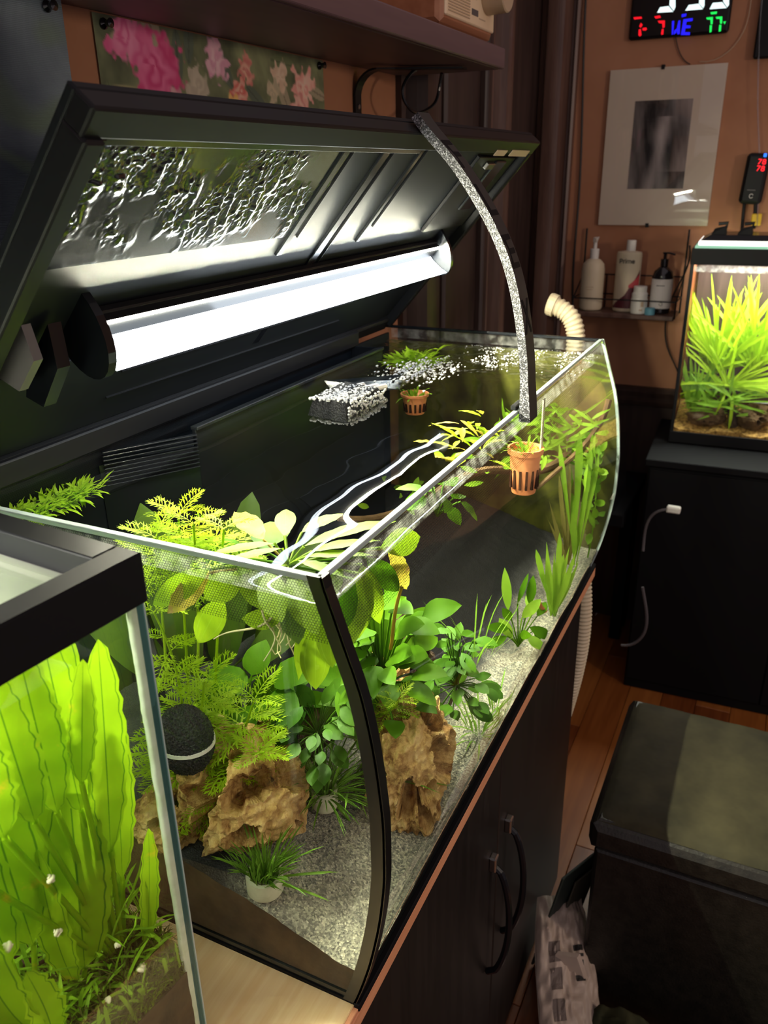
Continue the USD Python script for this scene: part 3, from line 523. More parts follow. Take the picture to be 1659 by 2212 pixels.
hk = trimesh.creation.cylinder(0.0035, 0.0275, sections=14); hv, hf = arr(hk); hv = hv[:, [2, 1, 0]] + np.array([(XA + XB) / 2, 0.0045, H + 0.006])
# engraved letters: dark raised outlines on the outer face
def on_arch(i0, letter, height):
    tm = meshkit.text_mesh(letter, height, 0.0006, bold=True); v, f = arr(tm); v = v - np.array([(v[:, 0].max() + v[:, 0].min()) / 2, 0, 0]); v[:, 0] *= 0.0215 / np.ptp(v[:, 0])
    seg = np.r_[0, np.cumsum(np.linalg.norm(np.diff(outer, axis=0), axis=1))]; out = []
    for (a, b, c) in v:
        q = i0 - b                                     # reading down the arch
        yy = np.interp(q, seg, outer[:, 0]); zz = np.interp(q, seg, outer[:, 1]); ny = np.interp(q, seg, nrm[:, 0]); nz = np.interp(q, seg, nrm[:, 1])
        out.append(((XA + XB) / 2 + a, yy + ny * (c - 0.0002), zz + nz * (c - 0.0002)))
    return np.array(out), f
for lt, q in (('F', 0.066), ('L', 0.118), ('E', 0.172), ('X', 0.236)): obj('letter', on_arch(q, lt, 0.032), M['blackm'], prop, label='engraved letter')
# ------------------------------------------------------------------ plant and stone builders
PROF = dict(ovate=lambda t: np.sin(np.pi * np.clip(t, 0, 1) ** 0.72) ** 0.75, ellip=lambda t: np.sin(np.pi * t) ** 0.8, lance=lambda t: np.sin(np.pi * t ** 0.8) ** 1.15,
            oblong=lambda t: np.minimum(1, np.sin(np.pi * np.clip(t * 1.0, 0, 1)) ** 0.5), ribbon=lambda t: np.minimum(1, (t * 6 + 0.25)) * np.clip((1 - t) * 5, 0, 1) ** 0.6,
            spoon=lambda t: np.clip(0.10 + 1.2 * np.clip(t - 0.25, 0, 1), 0, 1) ** 1.0 * np.clip((1 - t) * 4.5, 0, 1) ** 0.55)
def leaf(Ln, W, prof='ellip', bend=0.6, fold=0.15, wave=0.0, wn=4, nu=10, ns=4, twist=0.0, seed=0, ruffle=0.0):
    t = np.linspace(0, 1, nu); th = -bend * t; ds = Ln / (nu - 1)
    cx = np.r_[0, np.cumsum(np.cos((th[1:] + th[:-1]) / 2))] * ds; cz = np.r_[0, np.cumsum(np.sin((th[1:] + th[:-1]) / 2))] * ds
    w = W / 2 * np.maximum(PROF[prof](t), 0.02); s = np.linspace(-1, 1, ns + 1); ph = seed * 1.7
    S, Tt = np.meshgrid(s, t); Wt = w[:, None] * (1 + ruffle * np.sin(2 * np.pi * wn * 1.7 * Tt + ph + (S > 0)) * np.abs(S))
    up = fold * np.abs(S) * Wt + wave * W * np.sin(2 * np.pi * wn * Tt + ph + 1.3 * (S > 0)) * np.abs(S) ** 1.5
    N = np.stack([-np.sin(th), np.cos(th)], 1); tw = twist * Tt
    lat = S * Wt; yv = lat * np.cos(tw) - up * np.sin(tw); nz = lat * np.sin(tw) + up * np.cos(tw)
    P = np.stack([cx[:, None] + N[:, 0:1] * nz, yv, cz[:, None] + N[:, 1:2] * nz], -1)
    f = grid(nu, ns + 1); uv = np.stack([(S + 1) / 2, Tt], -1).reshape(-1, 2)
    return P.reshape(-1, 3), np.vstack([f[:, [0, 1, 2]], f[:, [0, 2, 3]]]), uv
IN_TANK = True
def put_leaf(parent, mat, base, d, up, lf, crown=None, r=0.0011, name='leaf', label=None, sag=0.15):
    """A leaf blade at base, with its stalk down to the crown, as one mesh part."""
    v, f = orient((lf[0], lf[1]), base, d, up); uv = lf[2]
    if crown is not None:
        a, b = np.asarray(crown, float), np.asarray(base, float); mid = (a + b) / 2 + np.array([0, 0, 1]) * np.linalg.norm(b - a) * sag
        s = np.linspace(0, 1, 6)[:, None]; p = (1 - s) ** 2 * a + 2 * s * (1 - s) * mid + s ** 2 * b
        tv, tf = tube(p, r, 4, caps=False); uv = np.vstack([uv, np.tile([0.34, 0.0], (len(tv), 1))]); f = np.vstack([f, tf + len(v)]); v = np.vstack([v, tv])
    if IN_TANK: v, f = inside((v, f))
    return obj(name, (v, f), mat, parent, smooth=True, uv=uv, label=label)
def sph(az, el): return np.array([math.cos(az) * math.cos(el), math.sin(az) * math.cos(el), math.sin(el)])
def clump(parent, mat, crown, n, R, Hh, leaflen, leafw, seed, prof='ovate', facing=None, el=(0.1, 1.2), bend=0.5, rad=(0.4, 1.0), az=(0, 2 * math.pi), r=0.0011, wave=0.02, fold=0.12, nu=8, ns=4, tilt=-0.2):
    """Broad leaves on stalks round a crown; the blades tip outwards and down."""
    g = rng(seed)
    for k in range(n):
        a = az[0] + (az[1] - az[0]) * ((k * 0.618 + g.uniform(-0.08, 0.08)) % 1); e = g.uniform(*el); q = g.uniform(*rad)
        base = np.asarray(crown) + np.array([R, R, Hh]) * sph(a, e) * q
        d = sph(a + g.uniform(-0.5, 0.5), g.uniform(tilt - 0.45, tilt + 0.5))
        if facing is not None and g.uniform() < 0.75: d = unit(d + np.asarray(facing) * 0.7)
        s = g.uniform(0.75, 1.15)
        up = unit(np.array([0, 0, 1.0]) + g.uniform(-0.5, 0.5, 3) + (0 if facing is None else np.asarray(facing) * 0.8))
        put_leaf(parent, mat, base, d, up, leaf(leaflen * s, leafw * s * g.uniform(0.85, 1.1), prof, bend * g.uniform(0.5, 1.4), fold, wave, 2.5, nu, ns, seed=k), crown, r)
def frond(Ln, W, n=9, bend=0.5, seed=0, sub=True):
    """A pinnate, finely cut leaf: a rib with narrow forward-pointing lobes, lobes again toothed."""
    g = rng(seed); t = np.linspace(0, 1, n + 2); th = -bend * t; ds = Ln / (n + 1)
    cx = np.r_[0, np.cumsum(np.cos(th[1:]))] * ds; cz = np.r_[0, np.cumsum(np.sin(th[1:]))] * ds
    v, f = [], []
    def dart(p, d, l, w, z):
        d = np.array([d[0], d[1]]); nn = np.array([-d[1], d[0]]); k = len(v)
        for q, zz in ((p, 0), (p + d * l * 0.45 + nn * w, z * 0.5), (p + d * l, z), (p + d * l * 0.45 - nn * w, z * 0.5)): v.append((q[0], q[1], zc + zz))
        f.extend([(k, k + 1, k + 2), (k, k + 2, k + 3)])
    for i in range(n + 1):
        p = np.array([cx[i], 0.0]); zc = cz[i]
        dart(p, (1, 0), (cx[i + 1] - cx[i]) * 1.3, W * 0.035, cz[i + 1] - cz[i])
        if i == 0: continue
        lw = W / 2 * (0.35 + 0.65 * math.sin(math.pi * min(1, (i / (n + 1)) ** 0.75))) * g.uniform(0.85, 1.15)
        for s in (-1, 1):
            a = g.uniform(0.75, 1.05) * (1 - 0.35 * i / (n + 1)); d = np.array([math.cos(a), s * math.sin(a)])
            dart(p, d, lw * 1.25, W * 0.036, -0.10 * lw)
            if sub:
                for q, sg in ((0.45, 1), (0.55, -1)):
                    b = a + sg * 0.6; dart(p + d * lw * 1.15 * q, (math.cos(b), s * math.sin(b)), lw * 0.50, W * 0.024, -0.05 * lw)
    return np.array(v, float), np.array(f), None
def wisteria(base, top, label, seed, n=9, Ln=0.05, W=0.038, group=None, cat_='plant', lean=None, mat_='wisteria', q0=0.22):
    base, top = np.asarray(base, float), np.asarray(top, float); g = rng(seed)
    t = thing('stem_plant', label, cat_, base, group)
    mid = (base + top) / 2 + np.array([g.uniform(-.01, .01), g.uniform(-.01, .01), 0]); sp = spline([base, mid, top], 14)
    obj('stem', tube(sp, np.linspace(0.0016, 0.0009, 14), 6), M[mat_], t, smooth=True)
    for k in range(n):
        q = q0 + (1 - q0) * k / (n - 1); P = sp[int(q * 13)]
        for s in range(2 if k < n - 1 else 4):
            a = k * 1.57 + s * math.pi / (1 if k < n - 1 else 2) + g.uniform(-0.3, 0.3); e = g.uniform(-0.05, 0.35) + 0.55 * max(0, (k - n + 3)) / 3
            sc = g.uniform(0.8, 1.1) * (1.0 if k < n - 2 else 0.75)
            v, f, _ = frond(Ln * sc, W * sc, 8, g.uniform(0.3, 0.9), seed * 50 + k * 4 + s)
            obj('leaf', inside(orient((v, f), P, sph(a, e), (0, 0, 1))), M[mat_], t)
    return t
def blades(n, Ln, W, base, spread, seed, lean=(0, 0, 0), arch=(0.4, 1.6), nu=6, el=(0.7, 1.5), rad=0.006):
    """Narrow grass blades as one mesh."""
    g = rng(seed); out = []
    for k in range(n):
        a = g.uniform(0, 2 * math.pi); e = g.uniform(*el); l = Ln * g.uniform(0.55, 1.15)
        v, f, _ = leaf(l, W * g.uniform(0.7, 1.2), 'ribbon', g.uniform(*arch), 0.25, 0, 3, nu, 2, seed=k)
        d = unit(sph(a, e) + np.asarray(lean)); P = np.asarray(base) + np.array([math.cos(a), math.sin(a), 0]) * g.uniform(0, rad) * spread
        out.append(orient((v, f), P, d, (0, 0, 1)))
    return cat(out)
def stone(c, radii, seed, pits=26, sub=6, rough=0.30, pit=(0.10, 0.30), depth=1.75, rot=0.0, flat=True, face=(-0.62, -0.55, 0.55)):
    m = trimesh.creation.icosphere(subdivisions=sub); d = np.array(m.vertices); g = rng(seed)
    r = 1 + rough * 2 * (meshkit.fbm(d * 1.7 + seed, 4, seed) - 0.5) + 0.10 * (np.abs(meshkit.noise(d * 6 + seed, seed + 3) - 0.5) * 2 - 0.4) + 0.09 * (meshkit.fbm(d * 13 + seed, 4, seed + 4) - 0.5)
    cut = np.zeros(len(d)); lip = np.zeros(len(d))
    for k in range(pits):
        a = unit(g.normal(size=3) + (np.asarray(face) * 1.1 if k % 3 else 0)); s = g.uniform(*pit); el = unit(g.normal(size=3)); q = d - a
        dist = np.sqrt((q ** 2).sum(1) + 1.6 * (q @ el) ** 2) / s * (1 + 0.5 * (meshkit.noise(d * 7 + k, seed + k) - 0.5) + 0.25 * (meshkit.noise(d * 20 + k, seed + k) - 0.5))
        cut = np.maximum(cut, depth * (0.16 + 0.75 * s) * np.clip(1 - dist ** 5, 0, 1) ** 0.45); lip = np.maximum(lip, 0.16 * s * np.exp(-((dist - 1.08) / 0.16) ** 2))
    r = r - cut + lip * (cut < 0.02)
    v = d * np.clip(r, 0.24, 2)[:, None] * np.asarray(radii)
    return rotz((v + np.asarray(c), m.faces), rot, c)

# ------------------------------------------------------------------ stones of the large aquarium
def stone_thing(c, radii, seed, label, m='stone', **k):
    t = thing('aquarium_stone', label, 'stone', (c[0], c[1], c[2] - radii[2]), 'holey ochre stones of the large aquarium' if False else None)
    obj('stone', stone(c, radii, seed, **k), M[m], t, smooth=35); return t
stone_thing((0.064, 0.126, 0.114), (0.060, 0.052, 0.056), 4, 'ochre stone full of holes, behind the side glass left of the black corner trim', pits=30, rot=20)
stone_thing((0.024, 0.176, 0.095), (0.032, 0.030, 0.026), 9, 'low orange brown stone at the left behind the near tank edge and black foam', pits=12)
stone_thing((0.186, 0.022, 0.086), (0.064, 0.038, 0.068), 6, 'tall ochre stone with deep holes seen through the curved front glass', pits=34, rot=12, pit=(0.13, 0.36))
stone_thing((0.212, 0.072, 0.128), (0.045, 0.032, 0.040), 15, 'upper ochre stone with rough crest beneath the broad leaved plant', pits=14)
stone_thing((0.300, 0.085, 0.100), (0.040, 0.034, 0.060), 12, 'dark brown stone in the shade right of the ochre stones', m='darkstone', pits=14)
stone_thing((0.140, 0.112, 0.105), (0.020, 0.016, 0.045), 17, 'small dark stone post behind the small leaved clump', m='darkstone', pits=6)

# ------------------------------------------------------------------ plants behind the side glass
CAM = np.array([-0.379, -0.230, 0.596])
def toward(p): return unit(CAM - np.asarray(p))
a1 = thing('anubias', 'broad leaved green plant behind the ochre stone, seen through the side glass', 'plant', (0.115, 0.165, 0.10))
clump(a1, M['anubias'], (0.115, 0.160, 0.115), 26, 0.052, 0.085, 0.046, 0.032, 2, facing=toward((0.1, 0.16, 0.2)), el=(0.15, 1.4), bend=0.5)
obj('rhizome', tube(spline([(0.085, 0.16, 0.115), (0.115, 0.165, 0.118), (0.15, 0.162, 0.112)], 8), 0.005, 7), M['anubias'], a1)
a2 = thing('anubias', 'tall broad leaved green plant on the ochre stone, seen through the curved front glass', 'plant', (0.19, 0.05, 0.15))
clump(a2, M['anubias'], (0.190, 0.055, 0.150), 54, 0.054, 0.112, 0.038, 0.0235, 5, facing=toward((0.19, 0.05, 0.22)), el=(0.0, 1.45), bend=0.45, rad=(0.3, 1.0), tilt=0.25)
obj('rhizome', tube(spline([(0.15, 0.05, 0.150), (0.19, 0.055, 0.155), (0.225, 0.058, 0.152)], 8), 0.005, 7), M['anubias'], a2)
b1 = thing('bucephalandra', 'small dark leaved clump above the grass pot, seen through the side glass', 'plant', (0.128, 0.086, 0.125))
clump(b1, M['buce'], (0.128, 0.088, 0.130), 60, 0.044, 0.052, 0.023, 0.0125, 8, prof='ellip', facing=toward((0.12, 0.08, 0.15)), el=(-0.3, 1.3), bend=0.35, r=0.0007, nu=6)
obj('creeping_stem', tube(spline([(0.105, 0.09, 0.118), (0.128, 0.088, 0.130), (0.15, 0.084, 0.122), (0.14, 0.10, 0.10)], 8), 0.0022, 6), M['darkstone'], b1)
b2 = thing('bucephalandra', 'small dark leaved clump at the front glass right of the tall ochre stone', 'plant', (0.285, 0.012, 0.09))
clump(b2, M['buce'], (0.285, 0.016, 0.105), 60, 0.038, 0.064, 0.024, 0.0125, 10, prof='ellip', facing=toward((0.28, 0.01, 0.12)), el=(-0.5, 1.4), bend=0.35, r=0.0007, nu=6)
obj('creeping_stem', tube(spline([(0.27, 0.02, 0.085), (0.285, 0.016, 0.105), (0.30, 0.018, 0.125)], 8), 0.002, 6), M['darkstone'], b2)
# grass pots
def ring_pot(c, r, h, name='plant_pot', tilt=0):
    return lathe([(r * 0.92, 0), (r, h * 0.15), (r, h), (r * 0.78, h), (r * 0.74, h * 0.55), (0.0005, h * 0.5)], c, 28)
def grass_pot(c, label, seed, n=90, Ln=0.06, r=0.0155, h=0.018, el=(0.85, 1.52), runners=()):
    t = thing('grass_pot', label, 'plant', c)
    p = obj('ring', ring_pot(c, r, h), M['rockwool'], t, smooth=40, label='pale ceramic ring pot')
    top = np.asarray(c) + np.array([0, 0, h * 0.6])
    obj('grass_blades', inside(blades(n, Ln, 0.0014, top, 1.0, seed, arch=(0.1, 1.3), el=el, rad=0.008)), M['grass'], t, kind='stuff', smooth=True)
    for k, (d, l) in enumerate(runners):
        v, f, uv = leaf(l, 0.0024, 'ribbon', 0.25, 0.2, 0, 3, 8, 2); obj('long_blade', inside(orient((v, f), top, d, (0, 0, 1))), M['grass'], t, smooth=True)
    return t
grass_pot((0.016, 0.076, 0.063), 'grass tuft in a pale ring pot standing on the gravel at the side glass', 3, 150, 0.045, 0.0150, 0.0165, runners=(((0.2, -0.95, -0.05), 0.055), ((0.55, -0.75, 0.05), 0.06), ((0.45, -0.85, 0.2), 0.05), ((-0.1, 0.9, 0.3), 0.05)))
grass_pot((0.117, 0.078, 0.064), 'grass tuft in a pot below the small leaved clump, behind the side glass', 4, 150, 0.060, 0.012, 0.020, el=(0.35, 1.45), runners=(((0.3, -0.8, -0.1), 0.06), ((0.1, -0.7, -0.6), 0.045)))
g2 = thing('grass_tuft', 'loose thin grass growing along the front glass below the small leaved clump', 'plant', (0.315, 0.0, 0.04))
obj('grass_blades', inside(cat([blades(26, 0.06, 0.0018, (0.300, -0.006, 0.039), 1, 41, el=(0.5, 1.5), rad=0.018), blades(22, 0.055, 0.0018, (0.345, -0.010, 0.039), 1, 42, el=(0.7, 1.5), rad=0.015), blades(14, 0.085, 0.0016, (0.30, 0.004, 0.135), 1, 43, el=(1.0, 1.5), arch=(0.0, 0.6), rad=0.02)])), M['grass'], g2, kind='stuff', smooth=True)
g3 = thing('grass_tuft', 'fine grass rising from the gravel behind the small leaved clump', 'plant', (0.165, 0.115, 0.075))
obj('grass_blades', cat([blades(24, 0.10, 0.0018, (0.165, 0.112, 0.075), 1, 44, el=(0.8, 1.5), arch=(0.1, 0.9), rad=0.02), blades(20, 0.085, 0.0018, (0.150, 0.07, 0.065), 1, 45, el=(0.4, 1.4), arch=(0.1, 1.2), rad=0.02)]), M['grass'], g3, kind='stuff', smooth=True)
# feathery stem plants
grp = None
wisteria((0.070, 0.205, 0.10), (0.028, 0.165, 0.292), 'tall feathery light green stem nearest the side glass edge', 31, 11, 0.036, 0.026)
wisteria((0.065, 0.165, 0.09), (0.058, 0.150, 0.215), 'short bushy feathery stem above the black foam ball', 32, 9, 0.044, 0.030)
wisteria((0.075, 0.150, 0.09), (0.072, 0.112, 0.200), 'feathery light green stem leaning toward the dark leaved clump', 33, 9, 0.046, 0.032)
wisteria((0.050, 0.180, 0.09), (0.046, 0.160, 0.190), 'feathery stem in the middle of the thicket behind the foam ball', 34, 8, 0.046, 0.032)
wisteria((0.060, 0.15, 0.14), (0.052, 0.092, 0.168), 'drooping feathery shoot lying across the ochre stone', 35, 7, 0.040, 0.028)
wisteria((0.030, 0.165, 0.09), (0.030, 0.130, 0.120), 'low feathery shoot hanging under the black foam ball', 36, 6, 0.040, 0.028)
wisteria((0.10, 0.235, 0.10), (0.062, 0.185, 0.336), 'feathery stem reaching the surface, leftmost of those above the left rim', 37, 7, 0.046, 0.030, q0=0.86)
wisteria((0.115, 0.220, 0.10), (0.088, 0.168, 0.340), 'bright feathery stem tip at the surface in the middle above the left rim', 38, 7, 0.046, 0.030, q0=0.86)
wisteria((0.125, 0.205, 0.10), (0.090, 0.140, 0.340), 'bright feathery stem tip at the surface beside the floating leaves', 39, 7, 0.046, 0.030, q0=0.86)
wisteria((0.140, 0.245, 0.10), (0.108, 0.200, 0.334), 'shaded feathery stem behind the bright surface tips', 40, 7, 0.046, 0.030, q0=0.86)
wisteria((0.165, 0.060, 0.13), (0.150, 0.020, 0.175), 'small feathery sprig between corner trim and tall ochre stone', 46, 6, 0.030, 0.020)
# dark background sword
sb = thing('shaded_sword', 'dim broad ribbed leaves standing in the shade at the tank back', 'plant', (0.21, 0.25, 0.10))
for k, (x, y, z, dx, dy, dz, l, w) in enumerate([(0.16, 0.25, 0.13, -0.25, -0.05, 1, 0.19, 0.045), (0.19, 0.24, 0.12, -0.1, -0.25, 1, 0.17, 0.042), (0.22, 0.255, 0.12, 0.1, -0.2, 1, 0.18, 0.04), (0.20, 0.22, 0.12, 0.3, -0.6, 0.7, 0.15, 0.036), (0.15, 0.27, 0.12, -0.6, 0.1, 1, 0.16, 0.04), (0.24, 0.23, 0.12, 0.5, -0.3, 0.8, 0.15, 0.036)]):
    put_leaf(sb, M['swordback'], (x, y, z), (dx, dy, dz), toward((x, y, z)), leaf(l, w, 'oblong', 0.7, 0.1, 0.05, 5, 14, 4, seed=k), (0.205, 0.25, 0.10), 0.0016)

# the floating sword plant at the near corner
fs = thing('floating_sword', 'floating yellow green sword plant at the near corner, its leaves on and under the surface', 'plant', (0.07, 0.075, 0.335))
cr = (0.072, 0.070, 0.330)
SW = [  # base, tip, width, up, material
    ((0.083, 0.098, 0.341), (0.121, 0.152, 0.3475), 0.020, (0.0, 0.2, 1), 'oldleaf'),
    ((0.094, 0.086, 0.342), (0.140, 0.114, 0.3478), 0.017, (0, 0, 1), 'sword'),
    ((0.078, 0.085, 0.343), (0.043, 0.128, 0.3445), 0.013, (0, 0, 1), 'sword'),
    ((0.073, 0.075, 0.343), (0.034, 0.110, 0.3445), 0.011, (0, 0, 1), 'sword'),
    ((0.082, 0.062, 0.343), (0.170, 0.030, 0.3450), 0.018, (0, 0, 1), 'sword'),
    ((0.077, 0.052, 0.343), (0.125, 0.022, 0.3440), 0.014, (0, 0, 1), 'sword'),
    ((0.070, 0.052, 0.342), (0.100, 0.014, 0.3430), 0.013, (0, 0, 1), 'sword'),
    ((0.062, 0.055, 0.342), (0.060, 0.014, 0.3420), 0.011, (0, 0, 1), 'sword'),
    ((0.108, 0.080, 0.340), (0.155, 0.070, 0.3450), 0.016, (0, 0, 1), 'sword'),
    ((0.100, 0.112, 0.322), (0.150, 0.130, 0.330), 0.032, (-0.4, -0.2, 1), 'anubias'),
    ((0.088, 0.120, 0.318), (0.090, 0.165, 0.322), 0.030, (-0.4, -0.2, 1), 'anubias'),
    # under water, seen through the side glass
    ((0.040, 0.118, 0.332), (0.022, 0.163, 0.300), 0.020, (-1, -0.3, 0.3), 'sword'),
    ((0.045, 0.122, 0.326), (0.020, 0.145, 0.300), 0.018, (-0.8, -0.5, 0.6), 'oldleaf'),
    ((0.040, 0.108, 0.312), (0.024, 0.122, 0.276), 0.022, (-1, -0.6, 0.1), 'sword'),
    ((0.046, 0.062, 0.300), (0.030, 0.084, 0.304), 0.015, (-1, -0.3, 0.5), 'sword'),
    ((0.042, 0.032, 0.305), (0.030, 0.026, 0.260), 0.022, (-1, -0.7, 0.2), 'sword'),
    ((0.048, 0.042, 0.303), (0.036, 0.044, 0.258), 0.013, (-1, -0.7, 0.2), 'sword'),
    ((0.045, 0.024, 0.312), (0.024, 0.008, 0.290), 0.018, (-1, -0.8, 0.3), 'sword'),
    ((0.050, 0.100, 0.332), (0.030, 0.060, 0.318), 0.020, (-1, -0.3, 0.5), 'sword'),
    ((0.050, 0.075, 0.334), (0.018, 0.045, 0.322), 0.022, (-1, -0.5, 0.5), 'sword'),
    ((0.055, 0.060, 0.330), (0.022, 0.020, 0.316), 0.020, (-1, -0.5, 0.5), 'sword'),
    ((0.045, 0.092, 0.330), (0.024, 0.112, 0.318), 0.022, (-1, -0.5, 0.5), 'sword'),
    ((0.048, 0.055, 0.322), (0.022, 0.034, 0.304), 0.020, (-1, -0.5, 0.5), 'swordback'),
    # under water, seen through the front glass
    ((0.112, 0.014, 0.338), (0.152, -0.004, 0.334), 0.022, (-0.5, -1, 0.5), 'sword'),
    ((0.118, 0.010, 0.336), (0.143, 0.002, 0.288), 0.016, (-0.6, -1, 0.1), 'oldleaf'),
    ((0.085, 0.016, 0.336), (0.066, 0.006, 0.288), 0.020, (-0.6, -1, 0.2), 'sword'),
    ((0.092, 0.020, 0.332), (0.095, 0.004, 0.284), 0.018, (-0.6, -1, 0.2), 'sword'),
    ((0.075, 0.014, 0.334), (0.044, 0.000, 0.298), 0.020, (-0.6, -1, 0.2), 'sword'),
    ((0.100, 0.020, 0.334), (0.120, 0.000, 0.300), 0.018, (-0.6, -1, 0.2), 'anubias'),
    ((0.065, 0.012, 0.334), (0.030, 0.004, 0.312), 0.018, (-0.6, -1, 0.2), 'anubias'),
]
for k, (a, b, w, up, m) in enumerate(SW):
    a, b = np.array(a), np.array(b); l = np.linalg.norm(b - a)
    put_leaf(fs, M[m], a, b - a, up, leaf(l * 1.03, w, 'ellip' if w > 0.0145 else 'lance', 0.25, 0.10, 0.05 if m == 'oldleaf' else 0.02, 4, 12, 4, seed=k, ruffle=0.06 if m == 'oldleaf' else 0.0), cr, 0.0012, sag=0.05)
g = rng(77)
for k in range(9):
    p = [np.array([0.050 + g.uniform(-.01, .01), 0.072 + g.uniform(-0.02, 0.006), 0.318])]
    for i in range(5): p.append(p[-1] + np.array([g.uniform(-.006, .004), g.uniform(-.006, .006), -g.uniform(0.006, 0.016)]))
    obj('root', tube(spline(p, 12), np.linspace(0.0011, 0.0004, 12), 5), M['root'], fs)
obj('root', tube(spline([(0.045, 0.066, 0.306), (0.034, 0.078, 0.296), (0.026, 0.098, 0.291), (0.02, 0.104, 0.288)], 12), np.linspace(0.0012, 0.0004, 12), 5), M['root'], fs)
obj('runner', tube(spline([(0.128, 0.004, 0.300), (0.121, 0.006, 0.285), (0.118, 0.008, 0.262), (0.122, 0.012, 0.245)], 12), 0.0014, 6), M['oldleaf'], fs)

# ------------------------------------------------------------------ plants along the front glass and at the far end
def ribbon_plant(name, label, base, leaves, mat_='val', crown_r=0.006):
    t = thing(name, label, 'plant', base)
    for k, (tip, w, pf, bend) in enumerate(leaves):
        a = np.asarray(base) + np.array([math.cos(k * 2.4), math.sin(k * 2.4), 0]) * crown_r * 0.5; b = np.asarray(tip, float); l = np.linalg.norm(b - a)
        ch = unit(b - a); side = unit(np.cross(ch, [0, 0, 1.0]) + 1e-6)
        up = toward(a) + side * 0.3
        d = unit(ch + unit(up - ch * (up @ ch)) * bend * 0.5)
        put_leaf(t, M[mat_] if k % 4 != 3 or mat_ != 'val' else M['brownval'] if False else M[mat_], a, d, up, leaf(l * (1 + bend * bend / 6), w, pf, bend, 0.12, 0.03, 4, 12, 3, seed=k), None)
    return t
hy = thing('leafy_stem', 'short leafy green plant on the gravel at the middle of the front glass', 'plant', (0.475, 0.008, 0.04))
g = rng(51)
for k, (b, l, w, az_, e) in enumerate([((0.468, 0.018, 0.098), 0.056, 0.012, 2.2, 1.45), ((0.478, 0.010, 0.105), 0.040, 0.007, -0.6, 1.2), ((0.490, -0.002, 0.100), 0.038, 0.012, -0.8, 1.5), ((0.480, 0.004, 0.085), 0.034, 0.014, -1.2, 0.9),
        ((0.466, 0.016, 0.075), 0.030, 0.013, 2.4, 0.3), ((0.462, 0.016, 0.066), 0.032, 0.013, 2.2, -0.4), ((0.470, 0.012, 0.060), 0.030, 0.014, 1.8, 1.0), ((0.488, -0.004, 0.070), 0.034, 0.014, -1.5, -0.3), ((0.496, -0.008, 0.062), 0.030, 0.013, -0.6, -0.8),
        ((0.486, -0.002, 0.058), 0.030, 0.013, -2.0, -0.2), ((0.476, 0.004, 0.064), 0.028, 0.012, -2.5, 0.5), ((0.500, -0.010, 0.080), 0.030, 0.012, -0.2, 0.4), ((0.494, -0.006, 0.088), 0.026, 0.011, 0.8, 0.8), ((0.470, 0.014, 0.085), 0.026, 0.012, 2.8, 0.9)]):
    put_leaf(hy, M['anubias'] if k % 3 else M['val'], b, sph(az_, e), toward(b), leaf(l, w, 'ellip', 0.4, 0.15, 0.02, 3, 8, 3, seed=k), (0.477, 0.006, 0.045), 0.0009)
sh = obj('driftwood_twig', tube(spline([(0.506, -0.010, 0.098), (0.513, -0.012, 0.086), (0.522, -0.014, 0.078)], 8), np.linspace(0.002, 0.0035, 8), 6), M['terrapot'], label='small orange twig beside the leafy plant at the front glass', category='twig')
ribbon_plant('ribbon_plant', 'bright green ribbon leaved plant growing at the front glass right of the leafy one', (0.578, -0.012, 0.040),
    [((0.560, 0.012, 0.142), 0.011, 'spoon', 0.25), ((0.572, 0.002, 0.150), 0.010, 'lance', 0.1), ((0.590, -0.010, 0.158), 0.008, 'ribbon', 0.1), ((0.600, -0.022, 0.136), 0.009, 'lance', 0.2), ((0.606, -0.030, 0.130), 0.009, 'lance', 0.3), ((0.584, -0.006, 0.130), 0.009, 'lance', 0.1), ((0.596, -0.016, 0.125), 0.008, 'ribbon', 0.2), ((0.566, 0.008, 0.118), 0.010, 'spoon', 0.3), ((0.612, -0.034, 0.112), 0.008, 'lance', 0.4)])
ribbon_plant('ribbon_plant', 'tall ribbon leaved plant with brownish strands near the far end of the front glass', (0.730, -0.004, 0.045),
    [((0.722, 0.030, 0.235), 0.011, 'spoon', 0.2), ((0.740, 0.006, 0.250), 0.017, 'spoon', 0.15), ((0.748, -0.010, 0.232), 0.013, 'spoon', 0.2), ((0.752, -0.014, 0.250), 0.007, 'ribbon', 0.1), ((0.738, 0.014, 0.200), 0.010, 'lance', 0.2), ((0.756, -0.020, 0.215), 0.012, 'spoon', 0.3)])
ribbon_plant('ribbon_plant', 'thin brown ribbon strands beside the far tall plant', (0.726, 0.006, 0.045),
    [((0.718, 0.026, 0.190), 0.006, 'ribbon', 0.2), ((0.728, 0.014, 0.205), 0.006, 'ribbon', 0.1), ((0.712, 0.036, 0.120), 0.006, 'lance', 0.3), ((0.734, 0.008, 0.180), 0.006, 'ribbon', 0.1), ((0.706, 0.034, 0.150), 0.007, 'lance', 0.4), ((0.740, 0.000, 0.190), 0.006, 'ribbon', 0.2)], 'brownval')
hy2 = thing('leafy_stem', 'pale small leaved stem climbing beside the far end of the front glass', 'plant', (0.765, -0.016, 0.05))
g = rng(52); obj('stem', tube(spline([(0.765, -0.016, 0.045), (0.768, -0.020, 0.12), (0.762, -0.014, 0.215)], 10), 0.0012, 5), M['val'], hy2)
for k in range(26):
    z = 0.085 + 0.14 * (k / 25) ** 0.8; P = (0.766 + g.uniform(-.004, .004), -0.017 + g.uniform(-.006, .006), z); a = g.uniform(0, 6.28)
    put_leaf(hy2, M['val'] if k % 2 else M['grass'], P, sph(a, g.uniform(-0.2, 1.2)), toward(P), leaf(g.uniform(0.018, 0.032), g.uniform(0.007, 0.011), 'ellip', 0.3, 0.2, 0.02, 3, 6, 3, seed=k), None)
